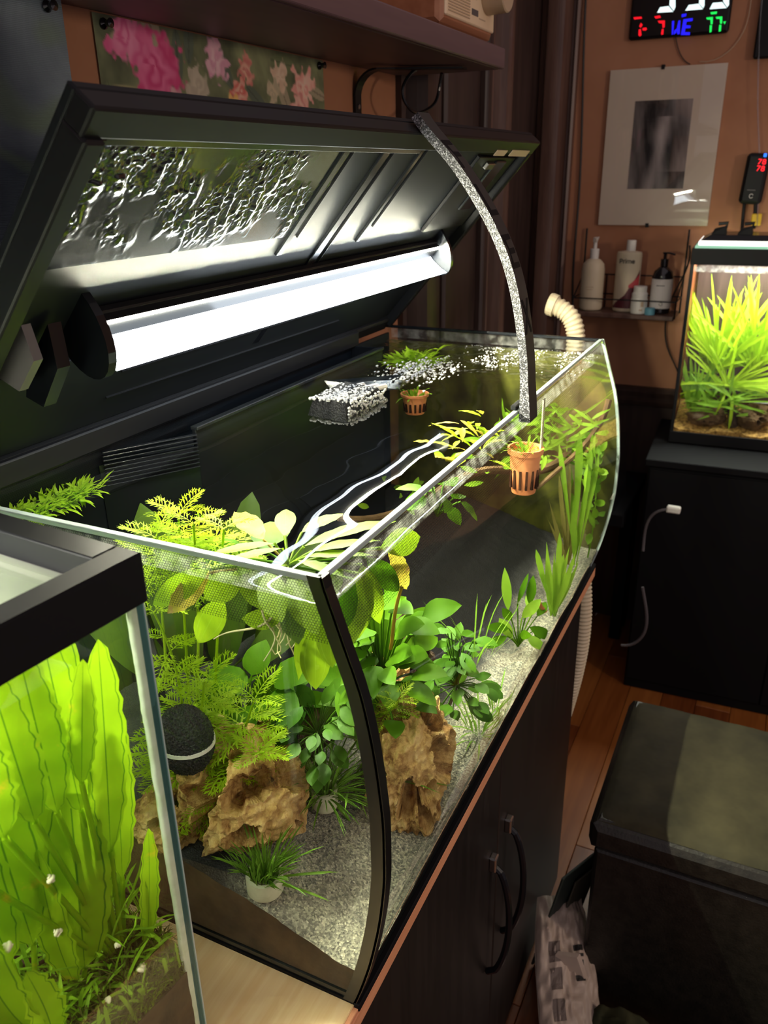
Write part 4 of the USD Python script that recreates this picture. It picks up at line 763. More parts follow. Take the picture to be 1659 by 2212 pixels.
fe = thing('java_fern', 'dense yellow green fern thicket in the upper far end of the large aquarium', 'plant', (0.77, 0.06, 0.22))
g = rng(53)
for k in range(120):
    c = np.array([0.765 + g.uniform(-.03, .03), 0.035 + g.uniform(-.055, .09), 0.225 + g.uniform(-.03, .045)]); c[1] = max(c[1], float(front(c[2])) + 0.012)
    put_leaf(fe, M['moss'] if k % 4 else M['val'], c, sph(g.uniform(0, 6.28), g.uniform(-0.5, 1.0)), toward(c) + g.uniform(-.5, .5, 3), leaf(g.uniform(0.022, 0.055), g.uniform(0.004, 0.0085), 'lance', g.uniform(0.3, 1.1), 0.2, 0.06, 4, 9, 3, seed=k), None)
obj('branch', tube(spline([(0.69, 0.05, 0.175), (0.73, 0.02, 0.205), (0.775, -0.01, 0.245), (0.80, -0.02, 0.285)], 14), np.linspace(0.003, 0.005, 14), 7), M['wood'], fe, label='thin driftwood branch')
br = obj('driftwood', tube(spline([(0.36, 0.19, 0.235), (0.46, 0.135, 0.225), (0.58, 0.10, 0.230), (0.69, 0.06, 0.20), (0.78, 0.03, 0.20)], 30), np.linspace(0.004, 0.007, 30) , 8), M['wood'], label='long thin brown branch crossing the large aquarium at mid height', category='driftwood')
f3 = thing('java_fern', 'scattered small fern leaves along the thin branch in the middle of the tank', 'plant', (0.50, 0.12, 0.23))
for k in range(26):
    q = g.uniform(0, 1); P = np.array([0.40 + 0.28 * q, 0.165 - 0.10 * q + g.uniform(-.03, .03), 0.24 + g.uniform(-.02, .045)])
    put_leaf(f3, M['moss'], P, sph(g.uniform(0, 6.28), g.uniform(-0.6, 0.6)), toward(P), leaf(g.uniform(0.014, 0.026), 0.007, 'ellip', 0.4, 0.2, 0.02, 3, 6, 3, seed=k), None)
f4 = thing('java_fern', 'bright green fern just under the surface behind the foot of the arched prop', 'plant', (0.455, 0.07, 0.30))
for k in range(30):
    P = np.array([0.445 + g.uniform(-.03, .05), 0.060 + g.uniform(-.03, .03), 0.318 + g.uniform(-.02, .02)])
    put_leaf(f4, M['wisteria'] if k % 4 else M['oldleaf'], P, sph(g.uniform(1.5, 4.5), g.uniform(-0.2, 0.8)), (0, 0, 1), leaf(g.uniform(0.022, 0.042), g.uniform(0.006, 0.010), 'lance', 0.5, 0.15, 0.04, 4, 8, 3, seed=k), None)
f5 = thing('anubias', 'few round green leaves under the surface beside the front rim', 'plant', (0.30, 0.05, 0.29))
clump(f5, M['anubias'], (0.300, 0.045, 0.285), 9, 0.035, 0.045, 0.026, 0.019, 61, el=(0.2, 1.3))
f6 = thing('shaded_sword', 'yellowish long leaf drifting under the surface behind the prop', 'plant', (0.42, 0.10, 0.30))
for k, (a, b, w) in enumerate([((0.46, 0.085, 0.30), (0.40, 0.115, 0.335), 0.016), ((0.44, 0.085, 0.29), (0.375, 0.075, 0.33), 0.018)]):
    put_leaf(f6, M['oldleaf'], a, np.subtract(b, a), (0, 0, 1), leaf(0.07, w, 'oblong', 0.3, 0.1, 0.05, 5, 12, 4, seed=k, ruffle=0.1), None)
mo = thing('floating_moss', 'bright green floating moss mat by the far end of the filter wall', 'plant', (0.72, 0.255, 0.342))
obj('blade_mat', blades(260, 0.024, 0.004, (0.72, 0.255, 0.336), 10, 71, el=(0.0, 0.7), arch=(0.0, 1.0), nu=4, rad=0.0042), M['moss2'], mo, kind='stuff', smooth=True)
for k in range(6): P = (0.70 + 0.012 * k, 0.26 - 0.012 * (k % 3), 0.343); put_leaf(mo, M['moss2'], P, sph(k * 1.1, 0.6), (0, 0, 1), leaf(0.03, 0.009, 'ellip', 0.4, 0.2, 0, 3, 6, 3), None)
mc = thing('mirrored_moss', 'bright green blades added as the plant reflection in the back left corner of the large aquarium, seen past the honeycomb', 'plant', (0.07, 0.325, 0.33))
obj('blade_mat', inside(cat([blades(90, 0.020, 0.0032, (0.015 + 0.022 * k, 0.326, 0.330), 3, 170 + k, el=(0.0, 0.9), arch=(0.0, 1.0), nu=4, rad=0.006) for k in range(6)])), M['moss2'], mc, kind='stuff', smooth=True)  # blades added to stand for plants mirrored in the back glass
# orange basket pots hung at the surface
def basket(c, label, r=0.019, h=0.052, hook=True):
    t = thing('basket_pot', label, 'plant pot', (c[0], c[1], c[2] - h))
    prof = [(0.001, 0), (r * 0.74, 0), (r * 0.76, 0.002), (r * 0.97, h * 0.88), (r * 1.10, h * 0.88), (r * 1.12, h), (r * 1.0, h), (r * 0.94, h * 0.86), (0.002, h * 0.80)]
    obj('pot', lathe(prof, (c[0], c[1], c[2] - h), 28), M['terrapot'], t, smooth=40)
    for k in range(14):
        a = k * 2 * math.pi / 14; d = np.array([math.cos(a), math.sin(a), 0]); rr = r * 0.85
        obj('slot', fbox(np.array([c[0], c[1], c[2] - h * 0.66]) + d * rr, d, (-d[1], d[0], 0), (0, 0, 1), (0.0026, 0.0026, h * 0.42)), M['slot'], t)
    if hook: obj('hanger', fbox((c[0] + 0.008, c[1] - r * 0.85, c[2] + 0.026), (1, 0, 0), (0, 1, 0), (0, 0, 1), (0.007, 0.0015, 0.060)), M['rockwool'], t, label='pale hanging tab')
    obj('sprouts', blades(26, 0.022, 0.003, (c[0], c[1], c[2] - 0.006), 1.6, int(c[0] * 1000), el=(0.4, 1.5), nu=4, rad=0.008), M['moss'], t, kind='stuff', smooth=True)
    return t
basket((0.485, 0.012, 0.304), 'orange basket pot hanging behind the curved front glass', 0.0185, 0.054)
basket((0.558, 0.182, 0.333), 'orange basket pot under the rippled surface by the filter outlet', 0.0165, 0.026, False)
# foam ball intake, foam outlet
fo = thing('foam_ball', 'black foam ball with a white ring behind the side glass edge', 'filter sponge', (0.022, 0.147, 0.15))
m = trimesh.creation.icosphere(subdivisions=5); d = np.array(m.vertices); rr = 1 + 0.09 * (meshkit.noise(d * 24, 4) - 0.5) + 0.06 * (meshkit.noise(d * 50, 5) - 0.5)
sv = d * rr[:, None] * np.array([0.021, 0.0235, 0.030]); obj('foam', (sv + np.array([0.024, 0.147, 0.182]), m.faces), M['sponge'], fo, smooth=True)
an = np.linspace(0, 2 * np.pi, 49)[:-1]; rg = []
for q in an: rg.append([[0.024 + 0.0214 * k_ * math.cos(q), 0.147 + 0.0240 * k_ * math.sin(q), 0.182 + zz] for k_, zz in ((0.97, -0.0016), (1.02, -0.0016), (1.02, 0.0016), (0.97, 0.0016))])
rg = np.array(rg); ii = np.arange(48); qf = np.vstack([np.c_[ii * 4 + j, ((ii + 1) % 48) * 4 + j, ((ii + 1) % 48) * 4 + (j + 1) % 4, ii * 4 + (j + 1) % 4] for j in range(4)])
obj('ring', (rg.reshape(-1, 3), qf), M['white'], fo, label='white plastic ring')
obj('pipe', tube(spline([(0.034, 0.160, 0.182), (0.08, 0.22, 0.182), (0.14, 0.29, 0.20), (0.17, 0.325, 0.22)], 12), 0.006, 8), M['blackp'], fo)
so = thing('outlet_foam', 'bubble covered black foam block floating against the filter wall', 'filter sponge', (0.437, 0.212, 0.34))
c = np.array([0.437, 0.212, 0.350]); hx_ = unit((0.9, -0.05, 0)); hy_ = np.array([0.05, 0.9, 0]) / np.linalg.norm((0.05, 0.9))
v, f = arr(hull([c + np.array(q) for q in [(-0.046, -0.020, -0.012), (0.040, -0.028, -0.012), (0.046, 0.030, -0.012), (-0.036, 0.036, -0.012), (-0.040, -0.016, 0.008), (0.032, -0.022, 0.010), (0.038, 0.026, 0.012), (-0.030, 0.030, 0.010)]]))
obj('foam', (v, f), M['sponge'], so)
g = rng(88); bl = []; base_b = trimesh.creation.icosphere(subdivisions=1)
for k in range(420):
    P = c + np.array([g.uniform(-0.041, 0.036), g.uniform(-0.023, 0.030), 0.0095 + g.uniform(-.001, .001)]); r_ = g.uniform(0.0009, 0.0021)
    bl.append((np.array(base_b.vertices) * r_ + P, base_b.faces))
for k in range(150):
    q = g.uniform(); P = c + np.array([-0.044 + 0.082 * q, -0.0205 - 0.008 * q, g.uniform(-0.006, 0.008)]); r_ = g.uniform(0.0008, 0.0018); bl.append((np.array(base_b.vertices) * r_ + P, base_b.faces))
obj('bubbles', cat(bl), M['bubble'], so, kind='stuff', smooth=True)
for k, (x, y) in enumerate(((0.044, -0.006), (0.047, -0.016), (0.043, 0.012))): obj('nozzle', tube([c + np.array([x - 0.012, y, 0.008]), c + np.array([x + 0.010, y - 0.003, 0.006])], 0.0034, 8), M['white'], so, label='pale nozzle tip')
ou = thing('outlet_jet', 'flat black filter outlet nozzle breaking the surface behind the foam block', 'filter nozzle', (0.53, 0.235, 0.34))
obj('nozzle', hull([(0.505, 0.27, 0.336), (0.505, 0.285, 0.352), (0.512, 0.262, 0.350), (0.57, 0.205, 0.346), (0.585, 0.212, 0.349), (0.58, 0.204, 0.338), (0.55, 0.20, 0.338)]), M['wet'], ou)
# bubbles thrown up by the outlet; those at the far end added for glints
bl = []
for k in range(1100):
    P = np.array([g.uniform(0.66, 0.812), g.uniform(0.0, 0.20), WL + 0.001]); r_ = g.uniform(0.0004, 0.0014)
    if meshkit.noise(P * np.array([28, 60, 1]), 9) > 0.52 and P[1] > front(WL) + 0.006: bl.append((np.array(base_b.vertices) * r_ * np.array([1.6, 0.9, 0.7]) + P, base_b.faces))
for k in range(520):
    P = np.array([0.622 + g.normal() * 0.034, 0.205 + g.normal() * 0.024, WL + 0.0005]); r_ = g.uniform(0.0005, 0.0019); bl.append((np.array(base_b.vertices) * r_ * np.array([1.7, 0.9, 0.6]) + P, base_b.faces))
obj('surface_bubbles', cat(bl), M['bubble'], label='bubbles on the churned water behind the outlet, the far ones added for glints', category='bubbles', kind='stuff', smooth=True)
IN_TANK = False
# ------------------------------------------------------------------ the near aquarium at the left (own frame: origin at its right front corner, -x along its front, +y back)
NT, NA = np.array([-0.070, 0.072, 0.0]), -4.5
_ca, _sa = math.cos(math.radians(NA)), math.sin(math.radians(NA)); NR = np.array([[_ca, -_sa, 0], [_sa, _ca, 0], [0, 0, 1]])
def nl(m):
    v, f = arr(m); return v @ NR.T + NT, f
def npt(x, y, z): return NR @ np.array([x, y, z], float) + NT
NLn, ND, NH = 0.62, 0.27, 0.403
nt = thing('framed_aquarium', 'aquarium with black plastic top frame in the left foreground', 'aquarium', npt(-NLn / 2, ND / 2, 0))
fr = obj('top_frame', nl(box((-NLn, 0, NH - 0.031), (0, 0.019, NH), 0.0012)), M['blackm'], nt, label='black frame bar at the front')
obj('top_frame', nl(box((-0.019, 0.0185, NH - 0.031), (0, ND, NH), 0.0012)), M['blackp'], nt, label='black frame bar at the right end')
obj('top_frame', nl(box((-NLn, ND - 0.019, NH - 0.031), (-0.0185, ND, NH), 0.0012)), M['blackp'], nt)
obj('top_frame', nl(box((-NLn, 0.0185, NH - 0.031), (-NLn + 0.019, ND - 0.0185, NH), 0.0012)), M['blackp'], nt)
obj('inner_ledge', nl(box((-0.026, 0.019, NH - 0.020), (-0.019, ND - 0.019, NH - 0.016))), M['wreath'], nt)
obj('lid_glass', nl(quad((-NLn + 0.02, 0.02, NH - 0.015), (-0.021, 0.02, NH - 0.015), (-0.021, ND - 0.02, NH - 0.015), (-NLn + 0.02, ND - 0.02, NH - 0.015))), M['fogglass'], nt)
G0, G1 = 0.004, NH - 0.028
obj('front_pane', nl(quad((-NLn + 0.003, 0.003, G0), (-0.003, 0.003, G0), (-0.003, 0.003, G1), (-NLn + 0.003, 0.003, G1))), M['glass'], nt)
obj('side_pane', nl(quad((-0.003, 0.009, G0), (-0.003, ND - 0.003, G0), (-0.003, ND - 0.003, G1), (-0.003, 0.009, G1))), M['glass'], nt)
obj('back_pane', nl(quad((-NLn + 0.003, ND - 0.003, G0), (-0.003, ND - 0.003, G0), (-0.003, ND - 0.003, G1), (-NLn + 0.003, ND - 0.003, G1))), M['glass'], nt)
obj('bottom_frame', nl(box((-NLn, 0, 0), (0, ND, 0.012), 0.001)), M['blackp'], nt)
obj('corner_edge', nl(box((-0.0070, 0.0030, G0), (-0.0022, 0.0095, G1))), M['edgeteal'], nt, label='teal glass edge at the corner')
obj('corner_edge', nl(box((-0.0022, 0.0034, G0), (-0.0004, 0.0090, G1), 0.0004)), M['edge'], nt, label='pale glass edge at the corner')
bz = np.linspace(G0, G1, 90); g = rng(5); wv = 0.0052 + 0.0016 * (meshkit.noise(np.stack([bz * 60, 0 * bz, 0 * bz], -1), 3) - 0.3) + 0.0010 * (meshkit.noise(np.stack([bz * 260, 0 * bz, 0 * bz], -1), 4) - 0.5)
bd = np.array([[[-0.0070, 0.0034, z], [-0.0070 - w * 0.55, 0.0036, z], [-0.0070 - w, 0.0052, z], [-0.0070 - w * 0.5, 0.0095, z], [-0.0070, 0.011, z]] for z, w in zip(bz, wv)])
obj('silicone_bead', nl(sheet(bd)), M['bead'], nt, label='whitish silicone bead in the corner', smooth=True)
nw = obj('water', nl(sheet(np.array([[[x, y, NH - 0.045 + 0.0006 * math.sin(x * 90 + y * 70)] for y in np.linspace(0.004, ND - 0.004, 24)] for x in np.linspace(-NLn + 0.004, -0.004, 50)]))), M['water'], label='still water surface in the left foreground aquarium', category='water', kind='stuff', smooth=True)
ns = thing('gravel_bed', 'dark algae covered ground in the left foreground aquarium', 'gravel', npt(-NLn / 2, ND / 2, 0.012), kind='stuff')
ux, uy = np.meshgrid(np.linspace(-NLn + 0.004, -0.0075, 90), np.linspace(0.004, ND - 0.004, 50), indexing='ij')
uz = 0.082 + 0.15 * np.clip(uy, 0, 0.2) + 0.02 * (meshkit.fbm(np.stack([ux * 20, uy * 20, 0 * ux], -1), 3, 7) - 0.5)
obj('ground', nl(sheet(np.stack([ux, uy, uz], -1))), M['soil'], ns, kind='stuff', smooth=True)
obj('ground_side', nl(sheet(np.stack([np.stack([ux[:, 0], uy[:, 0], uz[:, 0]], -1), np.stack([ux[:, 0], uy[:, 0], 0 * uz[:, 0] + 0.012], -1)], 1))), M['soil'], ns, kind='stuff')
obj('ground_side', nl(sheet(np.stack([np.stack([ux[-1] + 0.003, uy[-1], uz[-1]], -1), np.stack([ux[-1] + 0.003, uy[-1], 0 * uz[-1] + 0.012], -1)], 1))), M['soil'], ns, kind='stuff')
def nground(x, y): return 0.082 + 0.15 * min(max(y, 0), 0.2)
# big sword plants
def nsword(label, crown, LV):
    t = thing('big_sword_plant', label, 'plant', npt(*crown))
    for k, (a, b, w, face, bend, rf) in enumerate(LV):
        A, B = npt(*a), npt(*b); l = np.linalg.norm(B - A); ch = unit(B - A); up = unit(toward((A + B) / 2) + NR @ np.array([face, 0, 0.0])); up = unit(up - ch * (up @ ch))
        put_leaf(t, M['nearleaf'], A, unit(ch + up * bend * 0.5), up, leaf(l * (1 + bend ** 2 / 10), w, 'oblong', bend, 0.10, 0.035, 5, 22, 6, seed=k + len(label), ruffle=rf), npt(*crown), 0.0021, sag=0.02)
    return t
nsword('big leaved sword plant in the left foreground aquarium with its widest leaf near the corner', (-0.062, 0.055, 0.075), [
    ((-0.062, 0.040, 0.118), (-0.046, 0.040, 0.262), 0.040, 0.0, 0.10, 0.05), ((-0.058, 0.060, 0.12), (-0.028, 0.075, 0.335), 0.030, 0.3, 0.15, 0.08), ((-0.072, 0.066, 0.14), (-0.068, 0.075, 0.368), 0.034, -0.2, 0.12, 0.08),
    ((-0.052, 0.055, 0.10), (-0.020, 0.045, 0.225), 0.020, 0.4, 0.3, 0.1), ((-0.065, 0.05, 0.10), (-0.078, 0.035, 0.235), 0.022, -0.5, 0.4, 0.12), ((-0.055, 0.075, 0.13), (-0.040, 0.095, 0.30), 0.026, 0.2, 0.2, 0.08)])
nsword('big leaved sword plant in the left foreground aquarium with dark thick stalks', (-0.092, 0.060, 0.070), [
    ((-0.088, 0.045, 0.165), (-0.092, 0.052, 0.350), 0.042, -0.1, 0.12, 0.06), ((-0.10, 0.052, 0.16), (-0.116, 0.062, 0.358), 0.040, -0.3, 0.15, 0.08), ((-0.092, 0.085, 0.17), (-0.060, 0.105, 0.372), 0.034, 0.1, 0.15, 0.08),
    ((-0.106, 0.030, 0.115), (-0.128, 0.030, 0.255), 0.032, -0.6, 0.7, 0.10), ((-0.10, 0.030, 0.10), (-0.112, 0.014, 0.185), 0.024, 0.2, 0.6, 0.15), ((-0.118, 0.045, 0.10), (-0.152, 0.040, 0.240), 0.040, -0.3, 0.35, 0.08),
    ((-0.122, 0.025, 0.09), (-0.160, 0.012, 0.200), 0.030, -0.2, 0.5, 0.10), ((-0.108, 0.050, 0.09), (-0.126, 0.018, 0.125), 0.022, 0.2, 0.5, 0.05), ((-0.120, 0.08, 0.16), (-0.150, 0.09, 0.365), 0.042, -0.2, 0.15, 0.08), ((-0.135, 0.03, 0.20), (-0.150, 0.012, 0.325), 0.034, -0.1, 0.9, 0.12)])
nsword('big leaved sword plant at the left frame edge in the left foreground aquarium', (-0.165, 0.075, 0.075), [
    ((-0.160, 0.06, 0.12), (-0.152, 0.050, 0.310), 0.040, 0.1, 0.2, 0.1), ((-0.170, 0.05, 0.12), (-0.185, 0.04, 0.30), 0.040, -0.2, 0.25, 0.1), ((-0.16, 0.09, 0.14), (-0.135, 0.11, 0.36), 0.036, 0.1, 0.15, 0.08), ((-0.175, 0.09, 0.14), (-0.20, 0.11, 0.36), 0.036, -0.1, 0.15, 0.08),
    ((-0.155, 0.035, 0.09), (-0.168, 0.012, 0.165), 0.030, 0.2, 0.4, 0.1)])
nsword('tall sword leaves pressed against the corner glass of the left foreground aquarium', (-0.030, 0.045, 0.075), [
    ((-0.034, 0.030, 0.20), (-0.022, 0.022, 0.352), 0.026, 0.3, 0.1, 0.10), ((-0.022, 0.040, 0.16), (-0.013, 0.030, 0.300), 0.020, 0.2, 0.1, 0.10), ((-0.046, 0.034, 0.24), (-0.044, 0.040, 0.368), 0.028, 0, 0.15, 0.08), ((-0.060, 0.036, 0.25), (-0.066, 0.030, 0.370), 0.028, 0, 0.1, 0.1),
    ((-0.020, 0.030, 0.10), (-0.012, 0.018, 0.205), 0.014, 0.3, 0.2, 0.12), ((-0.030, 0.060, 0.22), (-0.020, 0.062, 0.360), 0.028, 0.2, 0.1, 0.1), ((-0.078, 0.030, 0.26), (-0.088, 0.024, 0.372), 0.028, 0, 0.1, 0.1), ((-0.050, 0.022, 0.27), (-0.040, 0.014, 0.350), 0.016, 0, 0.5, 0.1),
    ((-0.100, 0.024, 0.27), (-0.112, 0.018, 0.370), 0.030, 0, 0.2, 0.1), ((-0.126, 0.024, 0.27), (-0.136, 0.016, 0.372), 0.030, 0, 0.2, 0.1)])
g = rng(90); t = thing('big_sword_plant', 'mass of tall sword leaves filling the back of the left foreground aquarium', 'plant', npt(-0.12, 0.13, 0.09))
for k in range(26):
    x = -0.012 - 0.22 * ((k * 0.618) % 1); y = g.uniform(0.085, 0.20); z0 = g.uniform(0.11, 0.17); z1 = min(0.352, z0 + g.uniform(0.14, 0.24))
    A, B = npt(x + g.uniform(-.01, .01), y, z0), npt(min(x + g.uniform(-.03, .03), -0.014), y + g.uniform(-.03, .01), z1); ch = unit(B - A); up = toward((A + B) / 2) + NR @ np.array([g.uniform(-.5, .5), 0, 0]); up = unit(up - ch * (up @ ch)); bd = g.uniform(0.1, 0.5)
    put_leaf(t, M['nearleaf'], A, unit(ch + up * bd * 0.5), up, leaf(np.linalg.norm(B - A), g.uniform(0.018, 0.032), 'oblong', bd, 0.1, 0.04, 5, 18, 5, seed=k + 300, ruffle=0.09), npt(x * 0.7 - 0.03, 0.12, 0.085), 0.0018, sag=0.02)
g = rng(91)
lw = []
for k in range(120):
    x, y = -0.014 - g.uniform(0, 0.20), 0.008 + 0.11 * g.uniform(0, 1) ** 1.6; lw.append(blades(9, 0.05, 0.0027, (x, y, nground(x, y)), 1, 900 + k, el=(0.3, 1.5), arch=(0.2, 1.9), nu=7, rad=0.010))
for k in range(16):
    x, y = -0.010 - g.uniform(0, 0.05), 0.03 + g.uniform(0, 0.08); lw.append(blades(8, 0.09, 0.0028, (x, y, nground(x, y)), 1, 960 + k, el=(0.8, 1.5), arch=(0.1, 0.9), nu=7, rad=0.010))
lv, lf = cat(lw); lv[:, 0] = np.minimum(lv[:, 0], -0.0075); lv[:, 1] = np.clip(lv[:, 1], 0.0045, ND - 0.005)
obj('lawn_grass', nl((lv, lf)), M['neargrass'], label='tangled short green grass on the ground of the left foreground aquarium', category='grass', kind='stuff', smooth=True)
al = []
for k in range(34):
    x, y = -0.010 - g.uniform(0, 0.14), 0.006 + g.uniform(0, 0.07); z = nground(x, y) - 0.004 + g.uniform(0, 0.022) * (x > -0.08); al.append(blades(60, 0.026, 0.0009, (x, y, z), 1.0, 1200 + k, el=(-0.2, 1.5), arch=(0.2, 2.4), nu=5, rad=0.016))
for k in range(40):
    x, y, z = -0.010 - g.uniform(0, 0.10), 0.006 + g.uniform(0, 0.004), g.uniform(0.03, 0.088); al.append(blades(45, 0.022, 0.0010, (x, y, z), 1.0, 1400 + k, el=(-0.2, 1.5), arch=(0.2, 2.4), nu=5, rad=0.014))
for k in range(14):
    x, y, z = -0.0085, 0.012 + g.uniform(0, 0.05), g.uniform(0.05, 0.10); al.append(blades(45, 0.022, 0.0010, (x, y, z), 1.0, 1500 + k, el=(-0.2, 1.5), arch=(0.2, 2.4), nu=5, rad=0.014))
lv, lf = cat(al); lv[:, 0] = np.minimum(lv[:, 0], -0.0075); lv[:, 1] = np.clip(lv[:, 1], 0.0045, ND - 0.005)
obj('hair_algae', nl((lv, lf)), M['algae'], label='fuzzy brown hair algae low in the left foreground aquarium', category='algae', kind='stuff', smooth=True)
# pale pond snails
def snail_mesh(s=1.0):
    out = []; p = []
    for k in range(26):
        a = k * 0.55; r = 0.0030 * (1 - k / 28.0); p.append((math.cos(a) * r, math.sin(a) * r, -0.0016 + 0.0062 * k / 26 * 1.0))
    return tube(np.array(p) * s, np.linspace(0.0024, 0.0004, 26) * s, 8)
sn0 = None
SNL = ['upper pale pond snail on the yellowed leaf at the left picture edge', 'second pale pond snail just below the upper one on the yellowed leaf', 'pale pond snail on the curled leaf left of the dark thick stalks', 'pale pond snail at the foot of the dark stalks, lowest of the snails',
       'pale pond snail in the grass under the widest sword leaf', 'pale pond snail halfway up the dark thick stalk', 'pale pond snail just above the one halfway up the dark stalk', 'pale pond snail among hair algae near the corner bead', 'pale pond snail in the middle of the brown hair algae', 'pale pond snail high on the leaf close to the black frame']
NEAR_SN = [(-0.152, 0.012, 0.343), (-0.150, 0.012, 0.318), (-0.118, 0.014, 0.214), (-0.098, 0.020, 0.112), (-0.048, 0.022, 0.135), (-0.085, 0.022, 0.185), (-0.080, 0.024, 0.222), (-0.040, 0.012, 0.112), (-0.070, 0.010, 0.118), (-0.066, 0.068, 0.345)]
for k, q in enumerate(NEAR_SN):
    P = npt(*q)
    if sn0 is None:
        sn0 = thing('pond_snail', SNL[k], 'snail', P, 'pale pond snails of the left foreground aquarium')
        obj('shell', np.array(arr(snail_mesh())[0]) + P if False else (arr(snail_mesh())[0] + P, arr(snail_mesh())[1]), M['snail'], sn0, smooth=True)
        obj('foot', (arr(lathe([(0.0003, -0.001), (0.0026, -0.0005), (0.0020, 0.0008), (0.0003, 0.0012)], (0, 0, -0.0028), 10))[0] * np.array([1.3, 0.7, 1]) + P, arr(lathe([(0.0003, -0.001), (0.0026, -0.0005), (0.0020, 0.0008), (0.0003, 0.0012)], (0, 0, -0.0028), 10))[1]), M['cream'], sn0)
    else: copy_of(sn0, SNL[k], P, (37 * k % 180 - 60, 53 * k % 120 - 50, 71 * k % 360), 0.5 + 0.08 * (k % 4), 'pale pond snails of the left foreground aquarium')
# the near aquarium's own lamp, above it and out of the picture
nlamp = thing('clip_lamp', 'slim lamp over the left foreground aquarium, out of the picture', 'lamp', npt(-0.30, 0.14, NH + 0.05))
obj('housing', nl(box((-0.56, 0.09, NH + 0.045), (-0.10, 0.19, NH + 0.065), 0.004)), M['blackp'], nlamp)
M['nearled'] = glow('near_lamp_light', (1.0, 0.98, 0.86), NEAR_LED)
obj('led_panel', nl(quad((-0.55, 0.10, NH + 0.044), (-0.55, 0.18, NH + 0.044), (-0.11, 0.18, NH + 0.044), (-0.11, 0.10, NH + 0.044))), M['nearled'], nlamp)
for x in (-0.54, -0.14): obj('leg', nl(box((x, 0.186, NH), (x + 0.012, 0.190, NH + 0.05))), M['blackp'], nlamp)

# ------------------------------------------------------------------ the far aquarium on its black stand
st = thing('black_stand', 'tall black cabinet stand under the far right aquarium', 'cabinet', (1.68, -0.30, FLOOR))
SR = lambda m: rotz(m, 2.5, (1.53, 0.0, 0))
obj('top_board', SR(box((1.522, -0.66, -0.056), (1.885, 0.012, -0.039), 0.002)), M['blackm'], st); obj('body', SR(box((1.535, -0.65, FLOOR), (1.88, 0.004, -0.056), 0.002)), M['blackm'], st)
for y0, y1 in ((-0.322, 0.0), (-0.646, -0.326)): obj('door', SR(box((1.529, y0, FLOOR + 0.03), (1.535, y1, -0.066), 0.001)), M['blackm'], st)
FX, FY0, FY1, FZ0, FZ1 = 1.672, -0.375, -0.018, -0.037, 0.424
FB = 0.205
FRt = lambda m: rotz(m, 2.5, (FX, FY1, 0))
def fpt(x, y, z): return FRt((np.array([[x, y, z]], float), np.array([[0, 0, 0]])))[0][0]
ft = thing('planted_aquarium', 'tall black framed aquarium full of bright ribbon plants against the right wall', 'aquarium', (FX + FB / 2, (FY0 + FY1) / 2, FZ0))
for z0, z1 in ((FZ0, FZ0 + 0.028), (FZ1 - 0.036, FZ1)):
    obj('frame', FRt(box((FX, FY0, z0), (FX + 0.012, FY1, z1), 0.001)), M['blackp'], ft); obj('frame', FRt(box((FX + 0.012, FY1 - 0.012, z0), (FX + FB, FY1, z1), 0.001)), M['blackp'], ft)
    obj('frame', FRt(box((FX + 0.012, FY0, z0), (FX + FB, FY0 + 0.012, z1), 0.001)), M['blackp'], ft)
obj('front_pane', FRt(quad((FX + 0.003, FY0, FZ0 + 0.02), (FX + 0.003, FY1 - 0.003, FZ0 + 0.02), (FX + 0.003, FY1 - 0.003, FZ1 - 0.02), (FX + 0.003, FY0, FZ1 - 0.02))), M['glass'], ft)
obj('side_pane', FRt(quad((FX + 0.003, FY1 - 0.003, FZ0 + 0.02), (FX + FB - 0.003, FY1 - 0.003, FZ0 + 0.02), (FX + FB - 0.003, FY1 - 0.003, FZ1 - 0.02), (FX + 0.003, FY1 - 0.003, FZ1 - 0.02))), M['glass'], ft)
obj('corner_post', FRt(box((FX + 0.001, FY1 - 0.009, FZ0 + 0.02), (FX + 0.008, FY1 - 0.001, FZ1 - 0.03), 0.001)), M['silicone'], ft, label='black silicone corner')
obj('back_pane', FRt(box((FX + FB - 0.006, FY0 + 0.012, FZ0 + 0.02), (FX + FB - 0.003, FY1 - 0.012, FZ1 - 0.02))), M['darkwood'], ft, label='dark backdrop')
obj('bottom', FRt(box((FX + 0.012, FY0 + 0.012, FZ0 + 0.001), (FX + FB - 0.006, FY1 - 0.012, FZ0 + 0.01))), M['blackm'], ft)
obj('wall_reflection_strip', FRt(box((FX + 0.03, FY1 - 0.0055, FZ0 + 0.02), (FX + FB - 0.007, FY1 - 0.0040, FZ1 - 0.035))), M['plankB'], ft, label='orange brown strip painted as the wall reflection in the side pane')  # strip coloured as the wall mirrored at the pane edge
gx2, gy2 = np.meshgrid(np.linspace(FX + 0.005, FX + FB - 0.008, 40), np.linspace(FY0 + 0.006, FY1 - 0.007, 60), indexing='ij')
gz2 = FZ0 + 0.026 + 0.13 * (gx2 - FX) + 0.016 * meshkit.fbm(np.stack([gx2 * 40, gy2 * 40, 0 * gx2], -1), 3, 3)
M['fargravel'] = mottled('orange_brown_gravel', (0.10, 0.05, 0.012), (0.52, 0.30, 0.08), 120, 0.8, 0.2)
fg = thing('gravel_bed', 'orange brown gravel on the floor of the far right aquarium', 'gravel', (FX + FB / 2, -0.2, FZ0 + 0.02), kind='stuff')
obj('gravel', FRt(sheet(np.stack([gx2, gy2, gz2], -1))), M['fargravel'], fg, kind='stuff', smooth=True)
obj('gravel_side', FRt(sheet(np.stack([np.stack([gx2[0], gy2[0], gz2[0]], -1), np.stack([gx2[0], gy2[0], 0 * gz2[0] + FZ0 + 0.012], -1)], 1))), M['fargravel'], fg, kind='stuff')
